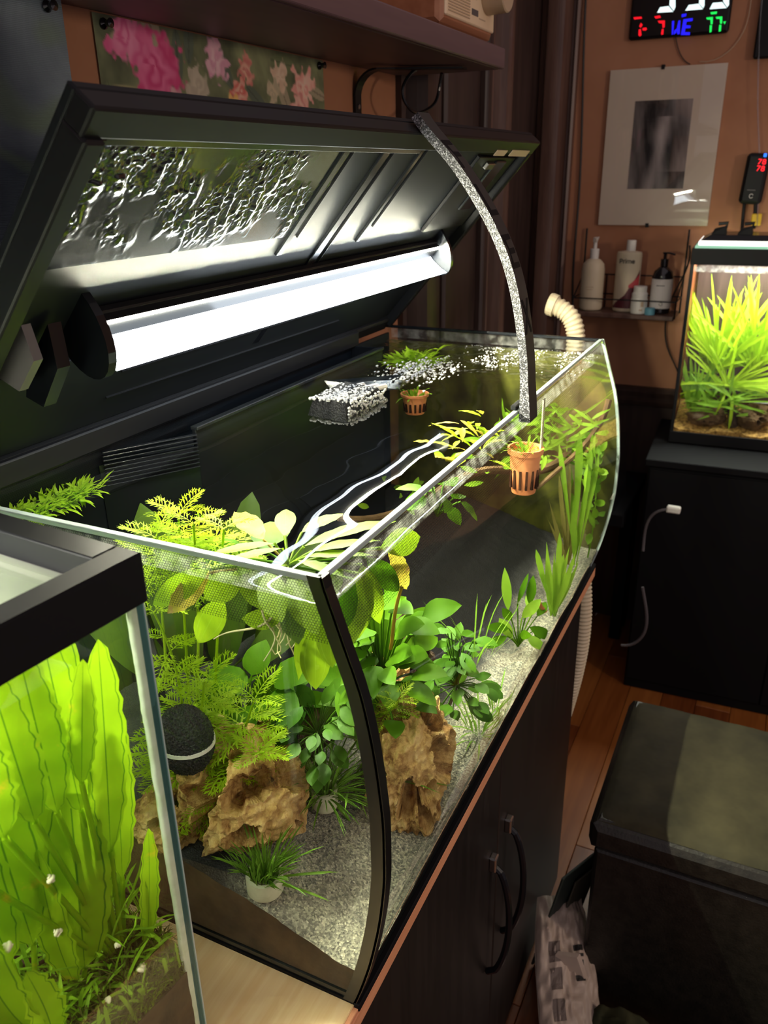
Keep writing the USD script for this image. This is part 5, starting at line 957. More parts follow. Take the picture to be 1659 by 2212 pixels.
def fplant(label, c, n, Lr, W, seed, el=(0.5, 1.5), pf='ribbon', m='farleaf', bend=(0.1, 0.9), lean=(0, 0, 0), ymin=FY0, rad=0.012):
    t = thing('ribbon_plant', label, 'plant', fpt(*c)); g = rng(seed)
    for k in range(n):
        a, e, l = g.uniform(0, 6.28), g.uniform(*el), g.uniform(*Lr); d = sph(a, e) + np.asarray(lean); d[0] *= 0.45; d = unit(d)
        P = np.array(c) + np.array([g.uniform(-1, 1), g.uniform(-1, 1), g.uniform(-.3, 1)]) * rad
        tipz = P[2] + d[2] * l
        if tipz > FZ1 - 0.06: l *= max(0.2, (FZ1 - 0.06 - P[2]) / max(tipz - P[2], 1e-3))
        tx = P[0] + d[0] * l
        if tx < FX + 0.012: d[0] = (FX + 0.012 - P[0]) / l
        if tx > FX + FB - 0.02: d[0] = (FX + FB - 0.02 - P[0]) / l
        if P[1] + d[1] * l > FY1 - 0.016: d[1] = (FY1 - 0.016 - P[1]) / l
        v, f, uv = leaf(l, W * g.uniform(0.7, 1.3), pf, g.uniform(*bend), 0.18, 0.04, 4, 9, 3, seed=k)
        v, f = orient((v, f), P, unit(d), (-0.8, -0.2, 0.6)); lo, hi = np.array([FX + 0.008, FY0 + 0.006, FZ0 + 0.03]), np.array([FX + FB - 0.012, FY1 - 0.011, FZ1 - 0.055])
        obj('leaf', FRt((np.clip(v, lo, hi), f)), M[m], t, smooth=True)
zc = FZ0 + 0.165
fplant('tall fan of bright yellow green ribbon leaves at the middle of the far right aquarium', (FX + 0.085, -0.105, zc), 80, (0.09, 0.26), 0.0062, 101, (0.25, 1.5), bend=(0.0, 0.9))
fplant('second fan of bright ribbon leaves running off the frame edge in the far right aquarium', (FX + 0.08, -0.190, zc + 0.01), 70, (0.09, 0.25), 0.0062, 102, (0.2, 1.5), bend=(0.1, 1.0))
fplant('spray of arching ribbon leaves low across the middle of the far right aquarium', (FX + 0.06, -0.135, zc - 0.035), 60, (0.08, 0.17), 0.0056, 103, (-0.1, 0.7), bend=(0.3, 1.2), lean=(0, -0.4, 0))
fplant('small green ribbon plant in the lower left of the far right aquarium', (FX + 0.050, -0.062, FZ0 + 0.075), 26, (0.06, 0.13), 0.006, 104, (0.7, 1.5), m='val', bend=(0.1, 0.7))
fplant('low dark fern leaves across the bottom of the far right aquarium', (FX + 0.040, -0.135, FZ0 + 0.085), 60, (0.05, 0.11), 0.007, 105, (-0.1, 0.8), 'lance', 'val', (0.3, 1.2), rad=0.035)
for k, (c, r_, lb) in enumerate([((FX + 0.05, -0.10, FZ0 + 0.060), (0.030, 0.045, 0.030), 'brown algae covered stone at the lower left of the far right aquarium'), ((FX + 0.06, -0.205, FZ0 + 0.065), (0.035, 0.04, 0.032), 'brown stone at the right edge of the far right aquarium')]):
    t = thing('mossy_stone', lb, 'stone', fpt(*c)); obj('stone', FRt(stone(c, r_, 70 + k, pits=8, sub=4)), M['wood'], t, smooth=40)
obj('driftwood', FRt(tube(spline([(FX + 0.05, -0.16, FZ0 + 0.04), (FX + 0.055, -0.14, FZ0 + 0.12), (FX + 0.08, -0.115, zc)], 10), np.linspace(0.012, 0.006, 10), 8)), M['darkstone'], label='dark upright driftwood in the far right aquarium', category='driftwood')
obj('water', FRt(sheet(np.array([[[x, y, FZ1 - 0.050] for y in np.linspace(FY0 + 0.005, FY1 - 0.009, 12)] for x in np.linspace(FX + 0.005, FX + FB - 0.007, 8)]))), M['water'], label='water surface in the far right aquarium', category='water', kind='stuff')
obj('fog_glare_film', FRt(quad((FX + 0.0045, FY0 + 0.01, FZ1 - 0.052), (FX + 0.0045, FY1 - 0.010, FZ1 - 0.052), (FX + 0.0045, FY1 - 0.010, FZ1 - 0.034), (FX + 0.0045, FY0 + 0.01, FZ1 - 0.034))), M['fogglare'], ft, label='white strip painted in for the glare of the water below the top frame')  # film stands in for lamp light mirrored under the water surface
fl_ = thing('aquarium_light', 'white glowing light unit with green glass edge on top of the far right aquarium', 'lamp', fpt(FX + 0.09, -0.19, FZ1))
M['farled'] = glow('far_lamp_light', (1.0, 1.0, 0.92), FAR_LED)
M['farslab'] = mat('glowing_acrylic_slab', {'p': ('principled_bsdf', dict(base_color=(0.8, 0.82, 0.78), roughness=0.2, emission_color=(1.0, 0.99, 0.92), emission_strength=1.1))})
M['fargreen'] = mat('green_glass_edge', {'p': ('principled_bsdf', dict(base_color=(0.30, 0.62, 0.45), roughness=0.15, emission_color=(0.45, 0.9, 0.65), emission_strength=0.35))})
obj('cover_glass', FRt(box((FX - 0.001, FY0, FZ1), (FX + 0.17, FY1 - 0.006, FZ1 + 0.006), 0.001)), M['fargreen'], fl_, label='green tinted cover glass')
obj('light_slab', FRt(box((FX + 0.004, FY0, FZ1 + 0.006), (FX + 0.16, FY1 - 0.012, FZ1 + 0.016), 0.002)), M['farslab'], fl_, label='white glowing slab')
obj('cap', FRt(hull([(FX + a, y, z) for a, z in ((0.006, FZ1 + 0.0165), (0.02, FZ1 + 0.028), (0.14, FZ1 + 0.028), (0.155, FZ1 + 0.0165)) for y in (FY0, FY1 - 0.016 - (0.02 if z > FZ1 + 0.02 else 0))])), M['blackg'], fl_, label='glossy black cap')
obj('led_panel', FRt(quad((FX + 0.03, FY0 + 0.02, FZ1 - 0.002), (FX + 0.03, FY1 - 0.03, FZ1 - 0.002), (FX + 0.15, FY1 - 0.03, FZ1 - 0.002), (FX + 0.15, FY0 + 0.02, FZ1 - 0.002))[0:1][0] if False else quad((FX + 0.03, FY0 + 0.02, FZ1 - 0.002), (FX + 0.03, FY1 - 0.03, FZ1 - 0.002), (FX + 0.15, FY1 - 0.03, FZ1 - 0.002), (FX + 0.15, FY0 + 0.02, FZ1 - 0.002))), M['farled'], fl_)
for k, (y, lb) in enumerate(((-0.070, 'black spring clip on the far aquarium light, left one'), (-0.125, 'black spring clip on the far aquarium light, beneath the yellow tape'))):
    c = fpt(FX + 0.05, y, FZ1 + 0.028); t = thing('spring_clip', lb, 'clip', c)
    obj('jaw', (arr(hull([(-0.012, -0.016, 0), (0.012, -0.016, 0), (-0.012, 0.016, 0.0), (0.012, 0.016, 0), (-0.008, -0.014, 0.018), (0.008, -0.014, 0.018), (-0.008, 0.010, 0.012), (0.008, 0.010, 0.012)]))[0] + c, arr(hull([(-0.012, -0.016, 0), (0.012, -0.016, 0), (-0.012, 0.016, 0.0), (0.012, 0.016, 0), (-0.008, -0.014, 0.018), (0.008, -0.014, 0.018), (-0.008, 0.010, 0.012), (0.008, 0.010, 0.012)]))[1]), M['blackp'], t)
    obj('lever', tube([c + np.array([0, -0.012, 0.014]), c + np.array([0, -0.016, 0.024]), c + np.array([0, 0.004, 0.022])], 0.004, 7), M['blackg'], t)

# ------------------------------------------------------------------ on the right wall
def wall_text(txt, y, z, h, x, bold=False, depth=0.001):
    v, f = arr(meshkit.text_mesh(txt, h, depth, bold)); return np.c_[x - v[:, 2], y - v[:, 0], z + v[:, 1]], f
def wall_poly(p, x, d=0.0012):
    from shapely.geometry import Polygon
    m = trimesh.creation.extrude_polygon(Polygon(p).buffer(0), d, engine='earcut'); v = np.array(m.vertices); return np.c_[x - v[:, 2], v[:, 0], v[:, 1]], np.array(m.faces)
pic = thing('framed_print', 'frameless clip framed black and white print with wide pale mat on the right wall', 'picture', (WALLX - 0.006, 0.11, 0.637))
obj('mat_board', box((WALLX - 0.010, -0.024, 0.459), (WALLX - 0.001, 0.2435, 0.8155)), M['paper'], pic, label='pale mat')
yy, zz = np.meshgrid(np.linspace(0.1775, 0.043, 90), np.linspace(0.5455, 0.745, 120), indexing='ij')
a_ = (0.1775 - yy) / 0.1345; b_ = (zz - 0.5455) / 0.1995
fall = meshkit.fbm(np.stack([a_ * 5 + 0.6 * b_, b_ * 1.6, 0 * a_], -1), 5, 31); streak = np.exp(-((a_ - 0.50 + 0.22 * (0.5 - b_)) / 0.10) ** 2) * (b_ < 0.82)
tone = np.clip(0.05 + 0.16 * (fall - 0.42) * 3 + 0.26 * streak * (0.5 + fall) + 0.16 * np.exp(-((a_ - 0.95) / 0.28) ** 2) * (b_ > 0.2) - 0.10 * np.exp(-((a_ - 0.72) / 0.10) ** 2 - ((b_ - 0.42) / 0.22) ** 2), 0.02, 0.5)
obj('photograph', sheet(np.stack([np.full_like(yy, WALLX - 0.0106), yy, zz], -1)), M['print'], pic, col=(tone[..., None] * np.array([1.0, 0.86, 0.80])).reshape(-1, 3), label='blurry grey waterfall like photograph')
obj('cover_glass', quad((WALLX - 0.0118, -0.024, 0.459), (WALLX - 0.0118, 0.2435, 0.459), (WALLX - 0.0118, 0.2435, 0.8155), (WALLX - 0.0118, -0.024, 0.8155)), M['frame_glass'], pic)
for y, z in ((0.12, 0.8155), (0.12, 0.459)): obj('clip', box((WALLX - 0.0135, y - 0.004, z - 0.005), (WALLX - 0.002, y + 0.004, z + 0.005), 0.001), M['blackp'], pic)
CLOCK = {"white": [[[0.14, 0.9387], [0.1212, 0.9395], [0.1094, 0.9272], [0.1454, 0.9283]], [[0.1208, 0.9724], [0.1099, 0.9714], [0.1058, 0.9363], [0.1088, 0.9291], [0.1193, 0.9409]], [[0.0764, 0.938], [0.0549, 0.9384], [0.0446, 0.927], [0.0828, 0.9274]], [[0.0559, 0.9665], [0.0452, 0.9655], [0.0422, 0.9344], [0.044, 0.9288], [0.0545, 0.9393]], [[0.0246, 0.9375], [0.0046, 0.9373], [-0.0064, 0.925], [0.03, 0.9258]], [[0.0042, 0.9617], [-0.0065, 0.9608], [-0.0105, 0.931], [-0.0073, 0.9263], [0.0028, 0.9385]]], "red": [[[0.1991, 0.9232], [0.1807, 0.9229], [0.179, 0.9192], [0.1965, 0.9187]], [[0.1808, 0.9105], [0.1764, 0.9065], [0.1797, 0.9001], [0.1836, 0.9035]], [[0.184, 0.897], [0.1795, 0.8976], [0.1768, 0.8849], [0.1807, 0.8827], [0.1836, 0.8854]], [[0.1756, 0.8993], [0.1676, 0.8999], [0.1651, 0.8965], [0.1683, 0.8939], [0.1752, 0.8949]], [[0.1512, 0.9212], [0.1387, 0.9221], [0.1361, 0.9176], [0.1476, 0.9167]], [[0.1422, 0.9115], [0.1264, 0.911], [0.1254, 0.8974], [0.1294, 0.8958], [0.1315, 0.9054], [0.1391, 0.907]], [[0.131, 0.894], [0.1271, 0.8937], [0.1269, 0.8831], [0.1305, 0.882], [0.1319, 0.8852]]], "blue": [[[0.0897, 0.9205], [0.0795, 0.921], [0.0802, 0.916], [0.0893, 0.9148]], [[0.1098, 0.9085], [0.1052, 0.9086], [0.1047, 0.882], [0.1071, 0.8803]], [[0.1028, 0.8885], [0.098, 0.8922], [0.0981, 0.8839], [0.1032, 0.8807]], [[0.0978, 0.8898], [0.0953, 0.9085], [0.0916, 0.9082], [0.0899, 0.8809], [0.0946, 0.8808]], [[0.0846, 0.91], [0.0646, 0.9108], [0.0647, 0.9054], [0.0775, 0.9048], [0.0779, 0.8977], [0.0675, 0.8962], [0.0674, 0.8915], [0.0785, 0.8919], [0.0788, 0.8836], [0.0671, 0.8828], [0.0672, 0.8773], [0.0866, 0.8788]]], "green": [[[0.0272, 0.9193], [0.0135, 0.9198], [0.0136, 0.9152], [0.0254, 0.9152]], [[0.035, 0.9095], [0.0209, 0.9096], [0.0196, 0.8956], [0.0235, 0.8952], [0.0253, 0.9046], [0.033, 0.9057]], [[0.0251, 0.8937], [0.0208, 0.8933], [0.0201, 0.8804], [0.0239, 0.8789]], [[0.0146, 0.9091], [0.0008, 0.9091], [-0.0006, 0.8952], [0.0034, 0.8948], [0.0052, 0.9048], [0.0128, 0.9055]], [[0.0049, 0.8928], [0.0006, 0.8925], [-0.0001, 0.8801], [0.0043, 0.8793]], [[-0.0026, 0.8985], [-0.0085, 0.8987], [-0.0064, 0.8929]]]}
ck = thing('led_clock', 'black digital wall clock with white red blue and green glowing digits', 'clock', (WALLX - 0.01, 0.10, 0.95))
obj('case', box((WALLX - 0.015, -0.0165, 0.876), (WALLX - 0.001, 0.2075, 1.02), 0.006), M['blackg'], ck)
for nm, colr, stg in (('white', (0.80, 1.0, 1.0), 1.25), ('red', (1.0, 0.01, 0.02), 1.1), ('blue', (0.02, 0.015, 1.0), 1.2), ('green', (0.02, 1.0, 0.12), 1.0)):
    M['seg' + nm] = glow('segment_' + nm, colr, stg)
    for p in CLOCK[nm]: obj('%s_segment' % nm, wall_poly(p, WALLX - 0.0148), M['seg' + nm], ck)
obj('dark_frame', box((WALLX - 0.02, -0.30, 0.819), (WALLX - 0.001, -0.076, 1.10), 0.004), M['blackp'], label='dark framed panel at the upper right picture edge', category='frame')
obj('thermometer_cable', tube(spline([(WALLX - 0.004, 0.10, 0.878), (WALLX - 0.004, 0.09, 0.85), (WALLX - 0.004, 0.075, 0.828), (WALLX - 0.004, 0.06, 0.818)], 12), 0.0012, 5), M['ink'], label='thin dark wire below the wall clock', category='cable')
obj('clear_cable', tube(spline([(WALLX - 0.005, 0.04, 0.822), (WALLX - 0.005, -0.02, 0.838), (WALLX - 0.005, -0.045, 0.87), (WALLX - 0.005, -0.055, 0.93), (WALLX - 0.005, -0.05, 1.0)], 16), 0.0010, 5), M['radioknob'], label='thin pale wire curving up beside the wall clock', category='cable')
obj('airline', tube(spline([(1.88, -0.082, 1.0), (1.88, -0.080, 0.90), (1.88, -0.091, 0.80), (1.88, -0.105, 0.70), (1.88, -0.120, 0.62), (1.87, -0.135, 0.50), (1.85, -0.14, 0.46)], 24), 0.0022, 6), M['clearbox'], label='clear airline tube hanging beside the heater controller', category='tube')
hc = thing('heater_controller', 'black temperature controller hung on the wall with glowing red numbers', 'controller', (1.88, -0.117, 0.56))
hcR = lambda m: (lambda vf: ((vf[0] - np.array([0, -0.117, 0.565])) @ np.array([[1, 0, 0], [0, math.cos(0.06), math.sin(0.06)], [0, -math.sin(0.06), math.cos(0.06)]]) + np.array([0, -0.117, 0.565]), vf[1]))(arr(m))
obj('case', hcR(box((1.868, -0.143, 0.510), (1.897, -0.092, 0.622), 0.008)), M['blackp'], hc)
M['redglow'] = glow('controller_red_digits', (1.0, 0.02, 0.03), 1.6); M['blueglow'] = glow('controller_blue_light', (0.03, 0.18, 1.0), 1.6)
for z in (0.5985, 0.584): obj('digits', hcR(wall_text('78', -0.1165, z, 0.011, 1.8678, True)), M['redglow'], hc, label='glowing red digits')
obj('indicator', hcR(box((1.866, -0.134, 0.614), (1.869, -0.127, 0.622), 0.002)), M['blueglow'], hc, label='blue indicator light')
obj('logo_mark', hcR(wall_text('C', -0.113, 0.5235, 0.010, 1.8678)), M['white'], hc, label='pale curved mark'); obj('print_line', hcR(box((1.8672, -0.125, 0.5405), (1.8682, -0.107, 0.5425))), M['wreath'], hc)
obj('cable', tube(spline([(1.882, -0.103, 0.512), (1.882, -0.105, 0.47), (1.872, -0.108, 0.435)], 10), 0.004, 7), M['blackp'], hc); obj('cable', tube(spline([(1.882, -0.128, 0.512), (1.88, -0.130, 0.49), (1.872, -0.132, 0.455)], 10), 0.0045, 7), M['blackp'], hc)
obj('tape_tag', box((1.868, -0.146, 0.462), (1.876, -0.124, 0.489), 0.002), M['yellow'], label='yellow tape tag on the cable above the right aquarium light', category='tag')
obj('wall_cable', tube(spline([(1.893, 0.317, 1.1), (1.893, 0.317, 0.95), (1.893, 0.308, 0.75), (1.893, 0.300, 0.50), (1.893, 0.300, 0.30), (1.893, 0.292, 0.22)], 30), 0.0028, 6), M['ink'], label='black cable running down the right wall beside the corner casing', category='cable')
obj('side_cable', tube(spline([(1.79, 0.000, 0.42), (1.84, 0.015, 0.335), (1.87, 0.040, 0.27), (1.88, 0.046, 0.215), (1.88, 0.036, 0.16), (1.87, 0.01, 0.115), (1.85, -0.005, 0.095)], 24), 0.0022, 6), M['ink'], label='black cable looping left of the far right aquarium', category='cable')
# wire shelf with bottles
SX0, SX1, SZ = 1.79, 1.895, 0.250
ws = thing('wire_shelf', 'small black wire shelf with brown board on the right wall', 'shelf', (1.85, 0.155, SZ))
obj('board', box((SX0, 0.018, SZ - 0.012), (SX1, 0.270, SZ), 0.002), M['trimwood'], ws)
def wire(name, pts, r=0.0017): obj(name, tube(pts, r, 6), M['blackp'], ws)
for z in (SZ + 0.035,): wire('rail', [(SX0, 0.272, z), (SX0, 0.016, z)]); wire('rail', [(SX0, 0.272, z), (SX1, 0.272, z)]); wire('rail', [(SX0, 0.016, z), (SX1, 0.016, z)])
wire('rail', [(SX1 - 0.004, 0.272, SZ + 0.085), (SX1 - 0.004, 0.016, SZ + 0.085)]); wire('rail', [(SX1 - 0.004, 0.272, SZ + 0.035), (SX1 - 0.004, 0.016, SZ + 0.035)])
for y in (0.016, 0.272): wire('upright', [(SX0, y, SZ - 0.006), (SX0, y, SZ + 0.037)]); wire('upright', [(SX1 - 0.004, y, SZ - 0.006), (SX1 - 0.004, y, SZ + 0.20)], 0.0024); wire('brace', [(SX0, y, SZ + 0.035), (SX1 - 0.004, y, SZ + 0.085)])
for y in (0.08, 0.145, 0.21): wire('upright', [(SX1 - 0.004, y, SZ), (SX1 - 0.004, y, SZ + 0.085)])
bx_ = 1.838
def bottle(name, label, y, prof, mt, x=bx_, n=36): 
    t = thing(name, label, 'bottle', (x, y, SZ)); obj('body', lathe(prof, (x, y, SZ + 0.0005), n), M[mt], t, smooth=35); return t
t = bottle('pump_bottle', 'tall cream pump bottle at the left end of the wire shelf', 0.236, [(0.001, 0), (0.027, 0.001), (0.0295, 0.006), (0.0295, 0.100), (0.027, 0.116), (0.018, 0.126), (0.012, 0.129), (0.001, 0.129)], 'cream')
obj('collar', lathe([(0.011, 0), (0.0115, 0.024), (0.010, 0.026), (0.001, 0.026)], (bx_, 0.236, SZ + 0.128), 24), M['white'], t, smooth=35)
obj('pump', cat([tube([(bx_, 0.236, SZ + 0.152), (bx_, 0.236, SZ + 0.172)], 0.0048, 10), hull([(bx_ + a, 0.236 + b, SZ + z) for a, b, z in ((-0.006, -0.004, 0.170), (0.006, -0.004, 0.170), (-0.006, 0.005, 0.170), (0.006, 0.005, 0.170), (-0.020, -0.005, 0.181), (-0.020, 0.002, 0.181), (0.007, -0.008, 0.183), (0.007, 0.005, 0.182))])]), M['white'], t)
obj('label_print', cat([box((bx_ - 0.0296, 0.226, SZ + 0.060), (bx_ - 0.0290, 0.246, SZ + 0.0615)), box((bx_ - 0.0296, 0.229, SZ + 0.054), (bx_ - 0.0290, 0.243, SZ + 0.0555))]), M['radioknob'], t, label='faint printed lines')
def oval(prof, c, sx, n=36):
    v, f = lathe(prof, (0, 0, 0), n); return v * np.array([sx, 1, 1]) + np.array(c), f
t = thing('bottle', 'tall cream bottle with dark red swoosh label on the wire shelf', 'bottle', (bx_, 0.147, SZ))
pb = [(0.001, 0), (0.030, 0.001), (0.0315, 0.006), (0.0315, 0.142), (0.030, 0.1475), (0.012, 0.151), (0.001, 0.151)]
obj('body', oval(pb, (bx_, 0.147, SZ + 0.0005), 0.7), M['cream'], t, smooth=35); obj('cap', lathe([(0.0115, 0), (0.0115, 0.024), (0.0105, 0.0255), (0.001, 0.0255)], (bx_, 0.145, SZ + 0.151), 24), M['white'], t, smooth=35)
obj('brand_print', wall_text('Prime', 0.168, SZ + 0.122, 0.0105, bx_ - 0.0215, True), M['ink'], t, label='dark printed word')
def wrap(fn, n=26, m=14, sx=0.7, r=0.0318, c=(bx_, 0.147)):
    """Label on the oval bottle between z limits given per angle."""
    P = []
    for a in np.linspace(-1.25, 1.25, n):
        lo, hi = fn(a / 1.25); P.append([(c[0] - r * sx * math.cos(a), c[1] - r * math.sin(a), SZ + lo + (hi - lo) * q) for q in np.linspace(0, 1, m)])
    return sheet(np.array(P))
obj('swoosh', wrap(lambda s: (0.010, 0.012 + 0.062 * (s + 1) / 2 + 0.032 * max(0, s) ** 0.8)), M['maroon'], t, label='dark red swoosh')
obj('swoosh', wrap(lambda s: (0.062 if s > 0.15 else 0.0, (0.062 + 0.034 * max(0, s)) if s > 0.15 else 0.0001), r=0.0321), M['redlabel'], t, label='bright red patch')
t = bottle('jar', 'small white jar in front of the tall red labelled bottle', 0.108, [(0.001, 0), (0.019, 0.0008), (0.0205, 0.004), (0.0205, 0.036), (0.0185, 0.041), (0.001, 0.041)], 'white', 1.812)
obj('cap', lathe([(0.0195, 0), (0.0195, 0.010), (0.0165, 0.013), (0.0165, 0.027), (0.015, 0.028), (0.001, 0.028)], (1.812, 0.108, SZ + 0.0405), 28), M['white'], t, smooth=35)
obj('print', cat([box((1.7910, 0.094, SZ + 0.020), (1.7950, 0.100, SZ + 0.032)), box((1.7912, 0.096, SZ + 0.010), (1.795, 0.104, SZ + 0.013))]), M['radioknob'], t)
t = bottle('pump_bottle', 'black pump bottle with white label at the right of the wire shelf', 0.060, [(0.001, 0), (0.024, 0.001), (0.0258, 0.005), (0.0258, 0.090), (0.022, 0.103), (0.012, 0.112), (0.009, 0.114), (0.001, 0.114)], 'darkbottle')
obj('collar', lathe([(0.0085, 0), (0.0095, 0.004), (0.0095, 0.020), (0.001, 0.021)], (bx_, 0.060, SZ + 0.113), 20), M['darkbottle'], t, smooth=35)
obj('pump', cat([tube([(bx_, 0.060, SZ + 0.130), (bx_, 0.060, SZ + 0.146)], 0.0042, 8), tube([(bx_ + 0.004, 0.066, SZ + 0.147), (bx_, 0.050, SZ + 0.1475), (bx_ - 0.002, 0.036, SZ + 0.144)], 0.0024, 6)]), M['darkbottle'], t)
lb = lathe([(0.0261, 0.014), (0.0261, 0.086)], (bx_, 0.060, SZ), 36); obj('label', (lb[0], lb[1]), M['label'], t, label='white label')
obj('label_mark', cat([tube([(bx_ - 0.0262, 0.055 + 0.004 * math.cos(q), SZ + 0.026 + 0.004 * math.sin(q)) for q in np.linspace(0.9, 6.5, 14)], 0.0005, 4), box((bx_ - 0.0265, 0.064, SZ + 0.032), (bx_ - 0.0255, 0.076, SZ + 0.0335)), box((bx_ - 0.0265, 0.050, SZ + 0.070), (bx_ - 0.0255, 0.070, SZ + 0.0715))]), M['ink'], t)
obj('loose_cap', lathe([(0.0125, 0), (0.0125, 0.015), (0.0115, 0.0165), (0.001, 0.0165)], (1.803, 0.078, SZ + 0.0003), 24), M['blue'], label='loose pale blue bottle cap on the wire shelf', category='cap', smooth=35)

# ------------------------------------------------------------------ back wall: poster, tapestry, shelf, radio, cables
def petals(c, q, n, R, col1, col2, img, X, Z, seed):
    d = np.hypot(X - c[0], (Z - c[1]) * q); a = np.arctan2((Z - c[1]) * q, X - c[0]); g = rng(seed)
    rr = R * (0.78 + 0.10 * np.cos(n * a + g.uniform(0, 6)) + 0.12 * np.cos(3 * a + g.uniform(0, 6)) + 0.5 * (meshkit.noise(np.stack([X * 160, Z * 160, 0 * X], -1), seed) - 0.5)); k = np.clip((rr - d) / (0.14 * R), 0, 1)
    ring = 0.5 + 0.5 * np.cos(d / R * 9 + 2.2 * np.sin(a * 1.5 + seed) + 5 * meshkit.noise(np.stack([X * 110, Z * 110, 0 * X], -1), seed + 60)); colr = np.asarray(col1) + (np.asarray(col2) - np.asarray(col1)) * (ring * np.clip(1.2 - d / R, 0, 1))[..., None]
    return img * (1 - k[..., None]) + colr * k[..., None]
X, Z = np.meshgrid(np.linspace(0.320, 0.770, 260), np.linspace(0.34, 0.7435, 230), indexing='ij')
n1 = meshkit.fbm(np.stack([X * 26, Z * 26, 0 * X], -1), 4, 41); n2 = meshkit.fbm(np.stack([X * 60 + Z * 30, Z * 40, 0 * X], -1), 3, 42)
img = np.array([0.060, 0.075, 0.032]) + (np.array([0.22, 0.25, 0.12]) - np.array([0.060, 0.075, 0.032])) * np.clip((n1 - 0.3) * 2.0, 0, 1)[..., None]
img = img * (0.65 + 0.7 * np.clip(n2, 0, 1))[..., None]
for k in range(26):        # leaves
    g = rng(400 + k); c = np.array([g.uniform(0.33, 0.76), g.uniform(0.56, 0.74)]); a = g.uniform(0, 6.28); u = (X - c[0]) * math.cos(a) + (Z - c[1]) * math.sin(a); w_ = -(X - c[0]) * math.sin(a) + (Z - c[1]) * math.cos(a)
    l = g.uniform(0.02, 0.05); kk = np.clip((1 - (u / l) ** 2 - (w_ / (l * 0.32)) ** 2) * 5, 0, 1) * 0.85; cc = np.array([[0.13, 0.17, 0.07], [0.24, 0.27, 0.12], [0.07, 0.10, 0.07], [0.36, 0.30, 0.20]][k % 4]) * (1 - 0.4 * (np.abs(w_) < 0.0012))[..., None]
    img = img * (1 - kk[..., None]) + cc * kk[..., None]
for c, n, R, c1, c2, sd in [((0.430, 0.668), 8, 0.022, (0.50, 0.20, 0.26), (0.66, 0.40, 0.42), 21), ((0.475, 0.690), 7, 0.020, (0.40, 0.34, 0.26), (0.5, 0.44, 0.34), 22), ((0.655, 0.715), 7, 0.018, (0.60, 0.42, 0.30), (0.7, 0.55, 0.42), 23), ((0.575, 0.715), 7, 0.016, (0.55, 0.16, 0.14), (0.7, 0.4, 0.3), 24), ((0.405, 0.705), 9, 0.040, (0.55, 0.03, 0.16), (0.72, 0.16, 0.34), 1), ((0.365, 0.725), 7, 0.026, (0.62, 0.08, 0.24), (0.75, 0.25, 0.42), 2), ((0.515, 0.720), 9, 0.022, (0.62, 0.28, 0.40), (0.75, 0.50, 0.55), 3), ((0.560, 0.690), 6, 0.016, (0.60, 0.12, 0.10), (0.72, 0.45, 0.35), 4),
        ((0.715, 0.705), 8, 0.028, (0.72, 0.30, 0.26), (0.80, 0.56, 0.46), 5), ((0.700, 0.680), 7, 0.020, (0.62, 0.22, 0.20), (0.78, 0.50, 0.42), 6), ((0.600, 0.640), 9, 0.026, (0.70, 0.42, 0.26), (0.74, 0.56, 0.42), 7), ((0.675, 0.635), 9, 0.026, (0.62, 0.22, 0.30), (0.74, 0.42, 0.46), 8), ((0.540, 0.655), 8, 0.022, (0.55, 0.07, 0.18), (0.68, 0.24, 0.22), 9),
        ((0.545, 0.672), 6, 0.015, (0.70, 0.36, 0.10), (0.75, 0.55, 0.2), 10), ((0.505, 0.630), 8, 0.020, (0.5, 0.06, 0.16), (0.6, 0.16, 0.22), 11), ((0.745, 0.640), 8, 0.016, (0.50, 0.40, 0.30), (0.6, 0.5, 0.4), 12), ((0.635, 0.695), 6, 0.016, (0.42, 0.36, 0.24), (0.55, 0.45, 0.30), 13)]:
    img = petals(c, 1.0, n, R * 1.3, c1, c2, img, X, Z, sd)
dd = np.hypot((X - 0.355) / 1.35, Z - 0.632); aa = np.arctan2(Z - 0.632, X - 0.355)       # striped wing shape at the lower left
wing = np.clip((0.052 - dd) / 0.004, 0, 1) * (Z > 0.60); stripe = ((np.mod(aa * 4.5 + dd * 12, 1.0) < 0.10) | (np.abs(dd - 0.050) < 0.0022)).astype(float)
wc = np.array([0.035, 0.05, 0.025]) * (1 - stripe[..., None]) + np.array([0.42, 0.38, 0.18]) * stripe[..., None]; img = img * (1 - wing[..., None]) + wc * wing[..., None]
img = 1.25 * img + 0.04
obj('floral_poster', sheet(np.stack([X, np.full_like(X, WALLY - 0.0025), Z], -1)[:, ::-1]), M['print'], label='floral poster of pink roses and dark leaves pinned below the shelf', category='poster', col=np.ascontiguousarray(img[:, ::-1]).reshape(-1, 3))
X, Z = np.meshgrid(np.linspace(-0.45, 0.266, 200), np.linspace(-0.05, 1.05, 260), indexing='ij')
yw = WALLY - 0.012 - 0.006 * np.sin(X * 26) - 0.004 * meshkit.noise(np.stack([X * 12, Z * 5, 0 * X], -1), 2)
sw_ = meshkit.fbm(np.stack([X * 9, Z * 9, 0 * X], -1), 4, 51); sw2 = np.sin(22 * (meshkit.fbm(np.stack([X * 7 + 3, Z * 7, 0 * X], -1), 3, 52)) + 6 * X)
img = np.array([0.10, 0.125, 0.155]) + np.clip(sw_ - 0.35, 0, 1)[..., None] * 2.4 * np.array([0.17, 0.20, 0.22]); gr = np.clip((sw2 - 0.3) * 1.5, 0, 1)[..., None]
img = img * (1 - 0.7 * gr) + 0.7 * gr * np.array([0.20, 0.27, 0.17]); dk = np.clip(meshkit.fbm(np.stack([X * 6 + 9, Z * 5, 0 * X], -1), 2, 53) * 5 - 2.8, 0, 1)[..., None]; img = img * (1 - 0.7 * dk) + 0.7 * dk * np.array([0.012, 0.014, 0.03])
